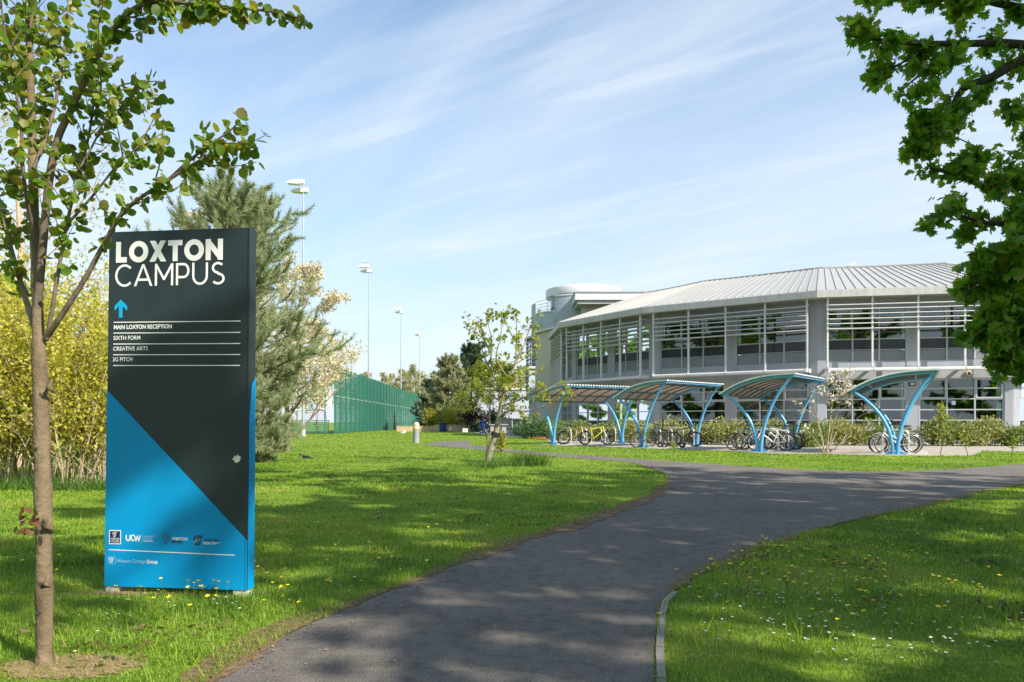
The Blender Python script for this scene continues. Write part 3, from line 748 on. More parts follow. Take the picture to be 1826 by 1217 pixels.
# diagonal brace inside the right-hand rooms
m = Face(WP[3], WP[4]); m.bar(fc.P(fc.L/2+1.7, -.5, .7), fc.P(fc.L-.6, -.5, 3.4), .16, .16); m.build('diagonal_brace', LGREY, college)

# ---------------------------------------------------------------- drum tower and link block
DC = V(7.15, 76, 0)
tower = thing('drum_tower', 'round pale metal stair tower with a floating disc roof and small railed balcony', 'tower', tuple(DC))
parent_off[tower.name] = DC
METAL = mat('tower_metal', (.36, .42, .46), .5, var=.09, scale=1.1, stretch=(1.2, 1.2, .25))
def arcwall(m, r, a0, a1, z0, z1, t=.3, n=24):
    A_ = [R(a0+(a1-a0)*i/n) for i in range(n+1)]
    vs = []
    for rr in (r, r-t):
        for z in (z0, z1):
            vs += [V(rr*math.cos(q), rr*math.sin(q), z) for q in A_]
    k = n+1
    fs = []
    for i in range(n):
        fs += [(i, i+1, k+i+1, k+i), (2*k+i+1, 2*k+i, 3*k+i, 3*k+i+1), (k+i, k+i+1, 3*k+i+1, 3*k+i)]
    fs += [(0, k, 3*k, 2*k), (n, 2*k+n, 3*k+n, k+n)]
    m.add(vs, fs)
RD = 5.2
m = MB(); arcwall(m, RD, 234, 330, 0, 12.95); m.build('drum_wall', METAL, tower)
m = MB(); arcwall(m, RD, 200, 233.6, 0, 11.55); m.build('drum_wall', METAL, tower)
m = MB(); arcwall(m, RD, 150, 199.7, 0, 12.7); m.build('drum_wall', METAL, tower)
m = MB(); m.lathe([(RD-.3, 11.5), (0, 11.5)], n=32); m.build('balcony_deck', METAL, tower)
m = MB(); arcwall(m, RD+.05, 232, 331, 12.95, 13.1, .4); arcwall(m, RD+.05, 200, 232, 11.55, 11.68, .4); m.build('coping', WHITEM, tower)
m = MB(); arcwall(m, RD+.04, 150, 331, 9.75, 9.9, .1, 40); m.build('drum_band', mat('rust_band', (.45, .44, .40), .7, var=.35, scale=.7), tower)
m = MB()
for z in (11.85, 12.15, 12.45, 12.8):
    m.tube([V((RD-.1)*math.cos(R(q)), (RD-.1)*math.sin(R(q)), z) for q in range(201, 234, 2)], .03, 5)
for q in (201, 212, 223, 233): m.tube([V((RD-.1)*math.cos(R(q)), (RD-.1)*math.sin(R(q)), 11.5), V((RD-.1)*math.cos(R(q)), (RD-.1)*math.sin(R(q)), 12.8)], .035, 5)
m.build('balcony_railing', WHITEM, tower)
m = MB(); m.lathe([(3.3, 12.4), (3.3, 13.5)], n=48, smooth=True); m.build('lantern_glazing', mat('tower_glazing', (.22, .30, .33), .15, var=.3, scale=.6), tower)
m = MB(); m.lathe([(3.75, 13.45), (3.78, 14.15), (3.7, 14.25), (0, 14.35)], n=64); m.lathe([(0, 13.44), (3.75, 13.45)], n=64); dr = m.build('disc_roof', WHITEM, tower)
for q in range(200, 340, 14):
    m = MB(); m.box((3.32*math.cos(R(q)), 3.32*math.sin(R(q)), 12.95), (.14, .14, 1.0), rz=R(q)); m.build('glazing_bar', LGREY, tower)
m = MB()
for z in [3.4+.42*k for k in range(14)]: arcwall(m, RD+.55, 168, 235, z, z+.10, .22, 18)
for q in (170, 185, 200, 215, 234): m.bar(V((RD+.5)*math.cos(R(q)), (RD+.5)*math.sin(R(q)), 3.2), V((RD+.5)*math.cos(R(q)), (RD+.5)*math.sin(R(q)), 9.3), .12, .12)
arcwall(m, RD+.7, 168, 237, 9.25, 9.42, .9, 18)
m.build('louvre_screen', LGREY, tower)
link_b = thing('link_block', 'flat roofed cream block with a deep pale fascia beside the round tower', 'building', (10, 70, 0)); LO = V(10, 70, 0)
def lb(name, boxes, mt, par=link_b):
    m = MB()
    for c, d in boxes: m.box(V(*c)-LO, d)
    return m.build(name, mt, par)
lb('wall', [((11.5, 70.5, 5.8), (10.2, 4, 11.6))], CREAM)
lb('fascia', [((11.5, 69.9, 12.2), (11.8, 5.6, .62))], WHITEM)
lb('eaves_trim', [((11.5, 69.9, 11.72), (11.3, 5.2, .3))], FASC); lb('roof_edge', [((11.5, 69.9, 12.58), (11.95, 5.75, .12))], GREY)
wn = lb('window', [((9.9, 68.46, 10.1), (4.2, .1, 1.5))], LGREY); lb('pane', [((9.0, 68.39, 10.1), (1.7, .05, 1.2)), ((10.9, 68.39, 10.1), (1.7, .05, 1.2))], MATS['tower_glazing'], wn)
# ---------------------------------------------------------------- pitch fence, floodlights, small site furniture
GREEN = mat('fence_green', (.025, .15, .11), .5, var=.08)
def meshmat(name, col, alpha, ax=1):
    m, nt, b = nodes(name); b.inputs['Base Color'].default_value = (*col, 1); b.inputs['Roughness'].default_value = .5
    tr = nt.nodes.new('ShaderNodeBsdfTransparent'); mx = nt.nodes.new('ShaderNodeMixShader')
    # welded wires: a fine vertical grid cut out of the panel
    tc = nt.nodes.new('ShaderNodeTexCoord'); sx = nt.nodes.new('ShaderNodeSeparateXYZ'); nt.links.new(tc.outputs['Object'], sx.inputs[0])
    def stripe(out, per, duty):
        a = nt.nodes.new('ShaderNodeMath'); a.operation = 'MULTIPLY'; a.inputs[1].default_value = 1/per; nt.links.new(out, a.inputs[0])
        f = nt.nodes.new('ShaderNodeMath'); f.operation = 'FRACT'; nt.links.new(a.outputs[0], f.inputs[0])
        l = nt.nodes.new('ShaderNodeMath'); l.operation = 'LESS_THAN'; l.inputs[1].default_value = duty; nt.links.new(f.outputs[0], l.inputs[0]); return l.outputs[0]
    mxx = nt.nodes.new('ShaderNodeMath'); mxx.operation = 'MAXIMUM'
    nt.links.new(stripe(sx.outputs[ax], .05, alpha), mxx.inputs[0]); nt.links.new(stripe(sx.outputs[2], .20, .25), mxx.inputs[1])
    nt.links.new(mxx.outputs[0], mx.inputs[0]); nt.links.new(tr.outputs[0], mx.inputs[1]); nt.links.new(b.outputs[0], mx.inputs[2])
    nt.links.new(mx.outputs[0], nt.nodes['Material Output'].inputs[0]); return m
MESHM = meshmat('fence_mesh', (.03, .15, .11), .58)
FA, FB = V(-15.75, 67, 0), V(-17.3, 141, 0); fd = (FB-FA).normalized(); fL = (FB-FA).length; FH = 6.05
fence = thing('mesh_fence', 'tall green welded mesh fence running away along the sports pitch', 'fence', tuple(FA), math.atan2(-fd.x, fd.y))
npost = 30
for k in range(npost+1):
    y = fL*k/npost
    m = MB(); m.box((.09, y, FH/2), (.14, .16, FH)); m.build('post', GREEN, fence)
    if k < npost:
        m = MB(); y1 = fL*(k+1)/npost
        m.box((0, (y+y1)/2, FH/2), (.012, y1-y-.02, FH-.1)); m.build('mesh_panel', MESHM, fence)
m = MB()
for k in range(1, 13): m.box((.012, fL/2, k*.47), (.05, fL, .035))
m.build('rail', GREEN, fence)
m = MB(); m.box((.02, fL/2, 3.35), (.06, fL, .05)); m.build('top_rail', mat('pale_rail', (.5, .5, .4), .6), fence)
m = MB(); m.box((-.75, -.2, FH/2), (.07, .07, FH)); m.build('corner_post', GREEN, fence)
lf = thing('low_fence', 'low green mesh barrier in front of the pitch goal', 'fence', (-21.6, 67.4, 0))
for k in range(6):
    m = MB(); m.box((k*1.05, 0, .6), (.06, .06, 1.2)); m.build('post', GREEN, lf)
m = MB(); m.box((2.6, 0, .6), (5.2, .012, 1.1)); m.build('mesh_panel', meshmat('low_mesh', (.045, .20, .15), .18, 0), lf)
m = MB(); m.tube([(-.1, 0, 1.2), (5.4, 0, 1.2)], .03, 6); m.build('rail', GREEN, lf)
# goal
goal = thing('goal', 'white framed football goal with a net behind the low green barrier', 'goal', (-21.4, 72, 0))
WP_ = mat('goal_white', (.72, .72, .70), .5)
m = MB(); 
for x in (0, 3.6): m.tube([(x, 0, 0), (x, 0, 2.2)], .06, 8); m.tube([(x, 0, 2.2), (x, 1.4, .05)], .03, 6)
m.tube([(0, 0, 2.2), (3.6, 0, 2.2)], .06, 8); m.build('frame', WP_, goal)
m = MB()
for k in range(19): m.tube([(k*.2, 0, 2.2), (k*.2, 1.4, .05)], .008, 3, False)
for k in range(10): m.tube([(0, 1.4*k/9, 2.2-2.15*k/9), (3.6, 1.4*k/9, 2.2-2.15*k/9)], .008, 3, False)
m.build('net', WP_, goal)
sb_ = tag(MB().box((0, 0, 0), (.45, .05, 1.4)).build('notice_board', WP_), 'narrow white upright notice board at the near end of the green fence', 'notice'); sb_.location = (-16.0, 66.2, 3.05)
# floodlights
MAST = mat('mast_galvanised', (.40, .41, .42), .45, .3, var=.06, scale=.6)
LAMP = mat('lamp_white', (.76, .75, .72), .45, var=.06)
MH = 18.6
ml = ['nearest and tallest looking floodlight mast, rising from behind the pine', 'floodlight mast with a gull on its lamps, over the near end of the green fence', 'third floodlight mast along the pitch, second smallest of the row', 'farthest and smallest looking floodlight mast, beside the conifers']
masts = []
for k, (px, py) in enumerate(((541, 337), (657.5, 482), (715, 556), (748.5, 597))):
    Y = F*(MH-EYE)/(HZ-py); X = (px-CX)/F*Y
    t = thing('floodlight', ml[k], 'floodlight', (X, Y, 0), 0, 'floodlight masts along the pitch'); masts.append(t)
    m = MB(); m.tube([(0, 0, 0), (0, 0, 1.5), (0, 0, 9), (0, 0, MH-.3)], [.13, .12, .085, .05], 12); m.build('pole', MAST, t)
    m = MB(); m.lathe([(.22, 0), (.22, .04), (.17, .06), (.17, .5)], n=12); m.build('base_plate', MAST, t)
    m = MB(); m.tube([(-.35, 0, MH-.25), (.35, 0, MH-.25)], .06, 8); m.tube([(.3, 0, MH-.5), (.45, 0, MH-.35), (.3, 0, MH-.1)], .02, 5); m.build('crossarm', MAST, t)
    for j, (dx, dz, dy) in enumerate(((-.42, .45, -.3), (-.30, .02, .35))):
        m = MB(); c = V(dx, dy, MH+dz-.1)
        pr = [(-.72, -.09), (-.66, -.15), (.30, -.12), (.42, .02), (.38, .18), (.08, .21), (-.38, .08)]
        vs = [c+V(x, -.27, z+x*-.12) for x, z in pr]+[c+V(x, .27, z+x*-.12) for x, z in pr]; n_ = len(pr)
        m.add(vs, [tuple(range(n_-1, -1, -1)), tuple(range(n_, 2*n_))]+[(i, (i+1) % n_, n_+(i+1) % n_, n_+i) for i in range(n_)]); lh = m.build('lamp_head', LAMP, t)
        m = MB(); m.box(c+V(.42, 0, .1), (.28, .2, .3)); m.tube([c+V(.3, -.36, .0), V(dx*.5, 0, MH-.25)], .03, 5); m.tube([c+V(.3, .36, .0), V(dx*.5, 0, MH-.25)], .03, 5); m.build('bracket', LAMP, lh)
# birds ---------------------------------------------------------------
def bird(name, label, cat, loc, rz, s, cols, tail=.35, group=None, up=.3):
    t = thing(name, label, cat, loc, rz, group)
    ms = [mat(n, c, .7, var=.1, scale=9) for n, c in cols]
    m = MB()   # one continuous body lofted from the tail to the beak (x forwards)
    st = [(-.55-tail, .36, .012, .03), (-.55, .40, .05, .06), (-.3, .45, .15, .14), (0, .47, .20, .19), (.22, .52, .18, .18), (.36, .63, .11, .12), (.42, .72, .09, .10), (.50, .76, .085, .09), (.58, .75, .06, .065), (.63, .735, .025, .03), (.76, .71, .006, .008)]
    n = 14; vs = []
    for x, z, rz_, ry in st: vs += [V(x*s, math.cos(2*math.pi*j/n)*ry*s, (z+math.sin(2*math.pi*j/n)*rz_)*s) for j in range(n)]
    for i in range(len(st)-1):
        for j in range(n):
            a = 2*math.pi*(j+.5)/n; top = math.sin(a) > .45
            m.mi = 2 if i >= 9 else (1 if (i < 4 and top) or i == 0 else 0)
            if len(ms) > 3 and i >= 4 and i < 9: m.mi = 3 if (top or i >= 5) else 0
            m.f.append([i*n+j, i*n+(j+1) % n, (i+1)*n+(j+1) % n, (i+1)*n+j]); m.m.append(m.mi); m.sm.append(True)
    m.v = [tuple(v) for v in vs]
    m.build('body', ms, t)
    for sy in (-1, 1):
        w_ = MB(); w_.add([V(.2, .185*sy, .58)*s, V(.05, .20*sy, .62)*s, V(-.35, .15*sy, .58)*s, V(-.75, .05*sy, .46)*s, V(-.4, .19*sy, .40)*s, V(.0, .225*sy, .40)*s], [(0, 1, 2, 3, 4, 5)])
        w_.build('wing', ms[1], t)
        l = MB(); l.tube([V(.02, .07*sy, .32)*s, V(.0, .07*sy, .15)*s, V(.03, .07*sy, 0)*s], .014*s, 5); l.tube([V(.0, .07*sy, .01)*s, V(.12, .07*sy, .005)*s], .012*s, 4); l.build('leg', ms[2], t)
    return t
GULL = [('gull_white', (.75, .75, .74)), ('gull_grey', (.5, .52, .55)), ('gull_yellow', (.6, .45, .15))]
mp_ = masts[1].location
bird('gull', 'white gull perched on top of the second floodlight', 'bird', (mp_.x-.35, mp_.y-.3, MH+.58), R(170), .62, GULL, .25)
rp = A(1518, 476.5, 48.6); bird('gull', 'white gull standing on the ridge of the college roof', 'bird', (18.55+3.25, 48.75, 10.9), R(15), .55, GULL, .25)
gg = G(720, 772.5); bird('gull', 'white gull standing on the grass near the brick planter', 'bird', (gg.x*.8, gg.y*.8, 0), R(70), .5, GULL, .2)
mg = G(543, 824); bird('magpie', 'black and white magpie with a long tail on the lawn', 'bird', tuple(mg), R(160), .26, [('magpie_white', (.7, .7, .7)), ('magpie_black', (.012, .013, .02)), ('magpie_beak', (.02, .02, .02)), ('magpie_head', (.012, .012, .016))], .75)
# bollard
bp_ = G(742, 790.5); bo = thing('bollard', 'grey round topped lighting bollard with a yellow band at the path end', 'bollard', tuple(bp_))
k = bp_.y/F
m = MB(); m.lathe([(.16, 0), (.16, .70), (.165, .72)], n=20); m.build('post', mat('bollard_grey', (.28, .28, .30), .6, var=.06), bo)
m = MB(); m.lathe([(.163, .72), (.163, .88)], n=20); m.build('light_band', mat('bollard_yellow', (.60, .52, .22), .5), bo)
m = MB(); m.lathe([(.17, .88), (.165, .95), (.12, 1.02), (.05, 1.055), (0, 1.06)], n=20); m.build('cap', mat('bollard_cap', (.36, .36, .37), .6), bo)
# litter bins
BIN = mat('bin_blue', (.012, .045, .18), .4, var=.1, scale=2)
def litter_bin(label, px, py, h, Y=None):
    p = G(px, py); t = thing('litter_bin', label, 'litter bin', tuple(p), R(20), 'blue litter bins')
    m = MB(); r = h*.36
    m.lathe([(r*.93, 0), (r*.97, h*.05), (r, h*.72), (r*.99, h*.75)], n=28); m.build('drum', BIN, t)
    m = MB(); m.lathe([(r*1.02, h*.93), (r*.98, h*.97), (r*.85, h), (0, h*1.01)], n=28); m.build('hood', BIN, t)
    for a in range(0, 360, 90):
        m = MB(); m.lathe([(r*1.0, h*.74), (r*1.0, h*.94)], n=6, a0=R(a+20), a1=R(a+62)); m.build('pillar', BIN, t)
    m = MB(); m.lathe([(r*.8, h*.7), (r*.8, h*.95)], n=20); m.build('liner', mat('bin_inside', (.01, .01, .012), .8), t)
litter_bin('smaller blue litter bin standing in front of the brick planter', 790, 770.3, 1.02)
litter_bin('larger blue litter bin by the yard edge, left of the leaning tree', 863.5, 773, 1.22)
# planter, boxes, table, containers, distant white building
def gz(px, Y): return (px-CX)/F*Y
BRICK = mat('planter_brick', (.50, .38, .23), .9, var=.15, scale=14, stretch=(1, 1, 3), bmp=.3)
pl = thing('brick_planter', 'long low buff brick planter wall with a stepped end', 'planter', (gz(707, 84), 84, 0))
m = MB(); m.box((gz(791, 84)-gz(707, 84), 2, .3), (0.01, .01, .01)) if False else None
W1 = gz(777, 84)-gz(707, 84); W2 = gz(839, 80)-gz(777, 84)
m.box((W1/2, .25, .28), (W1, .4, .56)); m.box((W1+W2/2, -1.6, .34), (W2, .4, .68)); m.box((W1+.2, -.75, .34), (.4, 1.3, .68)); m.build('wall', BRICK, pl)
m = MB(); m.box((W1/2, .25, .59), (W1+.04, .46, .05)); m.box((W1+W2/2, -1.6, .71), (W2+.06, .46, .05)); m.build('coping', mat('planter_coping', (.56, .45, .30), .9, var=.1), pl)
m = MB(); m.box((gz(802.5, 82)-pl.location.x, -1.83, .31), (.32, .03, .42)); m.build('white_plaque', WP_, pl)
bx = thing('floor_sign', 'small white box sign with a dark spot on the grass before the planter', 'sign', (gz(829.5, 73), 73, 0))
m = MB(); m.box((0, 0, .26), (.50, .14, .36)); m.build('panel', WP_, bx)
m = MB(); m.box((-.17, 0, .04), (.05, .12, .08)); m.box((.17, 0, .04), (.05, .12, .08)); m.build('foot', MAST, bx)
m = MB(); m.lathe([(0, 0), (.06, 0)], n=12, smooth=False); sp_ = m.build('symbol', mat('symbol_dark', (.05, .05, .05), .6), bx); sp_.rotation_euler = (R(90), 0, 0); sp_.location = (0, -.074, .26)
tb = thing('outdoor_table', 'grey concrete games table on a block base in the yard', 'table', (gz(889, 74), 74, 0))
CONC = mat('table_concrete', (.36, .37, .39), .8, var=.1)
m = MB(); m.box((0, 0, .80), (1.9, 1.1, .09)); m.build('top', CONC, tb)
for x in (-.55, .55): m = MB(); m.box((x, 0, .38), (.42, .8, .75)); m.build('base', CONC, tb)
m = MB(); m.box((0, 0, .95), (.04, 1.15, .17)); m.build('net_plate', MAST, tb)
def container(name, label, px0, px1, Y, h, m_, lidm):
    x0, x1 = gz(px0, Y), gz(px1, Y); W = x1-x0
    t = thing(name, label, 'waste container', ((x0+x1)/2, Y, 0), 0, 'waste containers at the yard end')
    b = MB(); v = [(-W/2*.92, -.6, .15), (W/2*.92, -.6, .15), (W/2*.92, .6, .15), (-W/2*.92, .6, .15), (-W/2, -.7, h), (W/2, -.7, h), (W/2, .7, h), (-W/2, .7, h)]
    b.add(v, [(3, 2, 1, 0), (0, 1, 5, 4), (1, 2, 6, 5), (2, 3, 7, 6), (3, 0, 4, 7), (4, 5, 6, 7)])
    for x in (-.3, 0, .3): b.box((W*x, -.68, h*.55), (.05, .06, h*.7))
    b.build('body', m_, t)
    l = MB(); pr = [(-.76, h+.005), (-.76, h+.06), (-.2, h+.16), (.3, h+.16), (.76, h+.06), (.76, h+.005)]
    l.add([(-W/2-.03, y, z) for y, z in pr]+[(W/2+.03, y, z) for y, z in pr], [tuple(range(5, -1, -1)), tuple(range(6, 12))]+[(i, (i+1) % 6, 6+(i+1) % 6, 6+i) for i in range(6)]); l.build('lid', lidm, t)
    for x in (-.4, .4):
        for y in (-.45, .45):
            w_ = MB(); w_.torus((W*x, y, .09), .05, .035, (1, 0, 0), 12, 6); w_.build('wheel', mat('black_rubber', (.015, .015, .015), .7), t)
OW = mat('container_white', (.58, .56, .52), .6, var=.12, scale=2); RB = mat('container_rust', (.42, .26, .14), .7, var=.3, scale=3); BLU = mat('container_blue', (.015, .06, .28), .5)
container('waste_container', 'wide off white waste container with a rusty lid at the yard end', 892, 913, 78, 1.25, OW, RB)
container('waste_container', 'narrower off white waste container between the wide one and the blue one', 914, 927.5, 78.4, 1.25, OW, RB)
container('waste_container', 'blue waste container beside the white ones at the yard end', 928.5, 943, 77.5, 1.2, BLU, BLU)
wb = thing('white_building', 'plain pale flat roofed building closing the yard behind the bins', 'building', (-1.6, 100, 0))
PW = mat('pale_cladding', (.42, .46, .52), .6, var=.04)
m = MB(); m.box((1.2, 0, 2.6), (9.4, 6, 5.2)); m.build('wall', PW, wb)
m = MB(); m.box((1.2, 0, 5.3), (9.7, 6.3, .22)); m.build('roof_edge', WHITEM, wb)
m = MB()
for x in np.arange(-3.2, 5.6, .8): m.box((x, -3.012, 2.5), (.03, .02, 4.6))
m.build('cladding_joint', LGREY, wb)
dp = thing('downpipe_pier', 'narrow pale blue pier standing left of the cream end wall', 'pier', (gz(949, 67), 67.5, 0))
m = MB(); m.box((0, 0, 2.9), (.55, .5, 5.8)); m.build('shaft', mat('pier_blue', (.45, .52, .62), .6), dp)
m = MB(); m.box((-.3, 0, 5.9), (1.6, .8, .2)); m.build('cap', WHITEM, dp)
m = MB(); m.box((0, 0, .15), (.7, .65, .3)); m.build('base', CONC, dp)

# ---------------------------------------------------------------- cycle shelters
SB = mat('shelter_blue', (.10, .36, .62), .38, var=.05, scale=2, coat=.2)
SBD = mat('shelter_rib', (.09, .13, .17), .5, var=.1)
STEEL = mat('stand_galvanised', (.55, .55, .54), .42, .3, var=.08, scale=5)
EDGE = mat('shelter_edge_white', (.70, .72, .72), .5)
def bronze():
    m, nt, b = nodes('shelter_sheet'); b.inputs['Roughness'].default_value = .35
    n = noise(nt, 2.0, 4); nt.links.new(ramp(nt, n, [(.3, (.13, .095, .07)), (.7, (.19, .14, .10))]), b.inputs['Base Color'])
    t = nt.nodes.new('ShaderNodeBsdfTranslucent'); t.inputs[0].default_value = (.30, .225, .16, 1); mx = nt.nodes.new('ShaderNodeMixShader'); mx.inputs[0].default_value = .55
    nt.links.new(b.outputs[0], mx.inputs[1]); nt.links.new(t.outputs[0], mx.inputs[2]); nt.links.new(mx.outputs[0], nt.nodes['Material Output'].inputs[0]); return m
BRONZE = bronze()
PROF = [(-1.39, 2.05), (-1.12, 2.21), (-.85, 2.345), (-.55, 2.455), (-.25, 2.54), (.05, 2.595), (.35, 2.63), (.74, 2.655), (1.13, 2.66)]
LARM = [(-.10, 0), (-.125, .3), (-.18, .6), (-.26, .86), (-.38, 1.12), (-.52, 1.34), (-.68, 1.54), (-.94, 1.80), (-1.24, 2.03)]
RARM = [(.02, 0), (.03, .3), (.07, .62), (.13, .9), (.22, 1.19), (.33, 1.47), (.46, 1.76), (.72, 2.2), (1.04, 2.60)]
SLEN = 4.1
def shelter(label, base, ang):
    """y along the shelter, x across it (right)"""
    t = thing('cycle_shelter', label, 'cycle shelter', (base.x, base.y, 0), -R(ang), 'blue cycle shelters')
    for y in (0, SLEN):
        for arm in (LARM, RARM):
            m = MB(); m.tube([(c, y, z) for c, z in arm], [.062]*5+[.056, .052, .048, .045], 10); m.build('post', SB, t)
        m = MB(); m.box((-.04, y, .012), (.62, .26, .024))
        for s_ in (-1, 1):
            m.add([(-.04+s_*.06, y-.012, .45), (-.04+s_*.06, y+.012, .45), (-.04+s_*.10, y-.012, .15), (-.04+s_*.10, y+.012, .15), (-.04+s_*.32, y-.012, .03), (-.04+s_*.32, y+.012, .03), (-.04, y-.012, .03), (-.04, y+.012, .03)], [(0, 2, 4, 6), (7, 5, 3, 1), (0, 1, 3, 2), (2, 3, 5, 4)])
        m.build('base_plate', SB, t)
        m = MB(); m.tube([(c, y, z-.03) for c, z in PROF], .045, 8, flat=1.3); m.build('end_beam', SB, t)
    for y in [SLEN*k/6 for k in range(1, 6)]:
        m = MB(); m.tube([(c, y, z-.02) for c, z in PROF], .028, 6); m.build('roof_rib', SBD, t)
    m = MB(); m.bar((-1.39, -.05, 2.03), (-1.39, SLEN+.05, 2.03), .05, .07); m.build('side_rail', SBD, t)
    m = MB(); m.bar((.55, .05, 2.585), (.55, SLEN-.05, 2.585), .06, .07); m.bar((-.85, .05, 2.295), (-.85, SLEN-.05, 2.295), .05, .06); m.build('purlin', SBD, t)
    m = MB(); m.bar((1.13, -.08, 2.655), (1.13, SLEN+.08, 2.655), .05, .09); m.build('side_rail', SB, t)
    # corrugated sheet
    nn = 110; vs = []
    for i in range(nn+1):
        y = -.12+(SLEN+.24)*i/nn; dz = .022*(1 if i % 4 in (1, 2) else 0)
        vs += [(c, y, z+.03+dz) for c, z in [(-1.46, 2.02)]+PROF+[(1.22, 2.66)]]
    k = len(PROF)+2
    m = MB(); m.add(vs, [(i*k+j, (i+1)*k+j, (i+1)*k+j+1, i*k+j+1) for i in range(nn) for j in range(k-1)]); m.build('roof_sheet', BRONZE, t)
    for y in (-.115, SLEN+.115):
        m = MB(); P = [(-1.46, 2.02)]+PROF+[(1.22, 2.66)]
        for p, q in zip(P, P[1:]): m.bar((p[0], y, p[1]+.042), (q[0], y, q[1]+.042), .022, .05)
        m.build('edge_trim', EDGE, t)
    m = MB()
    for i in range(0, nn, 4): m.box((1.225, -.12+(SLEN+.24)*(i+1.5)/nn, 2.70), (.02, .09, .045))
    m.build('edge_caps', EDGE, t)
    return t
SH = [(G(987, 794.2), 57, 'leftmost blue cycle shelter, behind the leaning tree, over two yellow bikes'), (G(1147, 799), 45, 'blue cycle shelter over the electric scooter, second from the left'),
      (G(1356, 806.5), 36, 'blue cycle shelter over the crowded cluster of bikes, left of the white blossom shrub'), (G(1599, 811.3), 28, 'rightmost blue cycle shelter, seen end on, right of the white blossom shrub')]
STANDS = [[.75, 1.65, 2.55, 3.4], [.75, 1.6, 2.45, 3.3], [.9, 2.2], [.55, 2.4]]
nth = ['nearest', 'second', 'third', 'farthest']; shn = ['leftmost', 'second', 'third', 'rightmost']
frames = []
for si, (p, a, lab) in enumerate(SH):
    t = shelter(lab, p, a); ra = -R(a)
    ex, ey = V(math.cos(ra), math.sin(ra), 0), V(-math.sin(ra), math.cos(ra), 0); frames.append((p, ex, ey, ra))
    pad = MB(); pad.box((-.1, SLEN/2, .008), (2.0, SLEN+.5, .010)); po = pad.build('shelter_slab', mat('slab_concrete', (.42, .39, .34), .9, var=.12, scale=2)); po.location = (p.x, p.y, .004); po.rotation_euler.z = ra; tag(po, kind='structure'); po.name = 'pavement_slab'
    for k, y in enumerate(STANDS[si]):
        q = p+ey*y+ex*(-.05); n_ = len(STANDS[si])
        s_ = thing('cycle_stand', f'grey steel hoop stand, {nth[k] if k < n_-1 or k == 0 else "farthest"} one under the {["leftmost shelter", "shelter with the scooter", "shelter with the crowded bikes", "rightmost shelter"][si]}', 'cycle stand', (q.x, q.y, 0), ra, 'hoop cycle stands')
        m = MB(); w_, h_, r_ = .38, .78, .16
        pts = [(-w_, 0, 0), (-w_, 0, h_-r_)]+[(-w_+r_-r_*math.cos(R(x)), 0, h_-r_+r_*math.sin(R(x))) for x in (22, 45, 67, 90)]+[(w_-r_+r_*math.sin(R(x)), 0, h_-r_+r_*math.cos(R(x))) for x in (0, 22, 45, 67, 90)]+[(w_, 0, 0)]
        m.tube(pts, .024, 10); m.build('hoop', STEEL, s_)
        for x in (-w_, w_): f = MB(); f.lathe([(0, .02), (.07, .02), (.075, .006)], (x, 0, .01), 14); f.build('foot_plate', STEEL, s_)

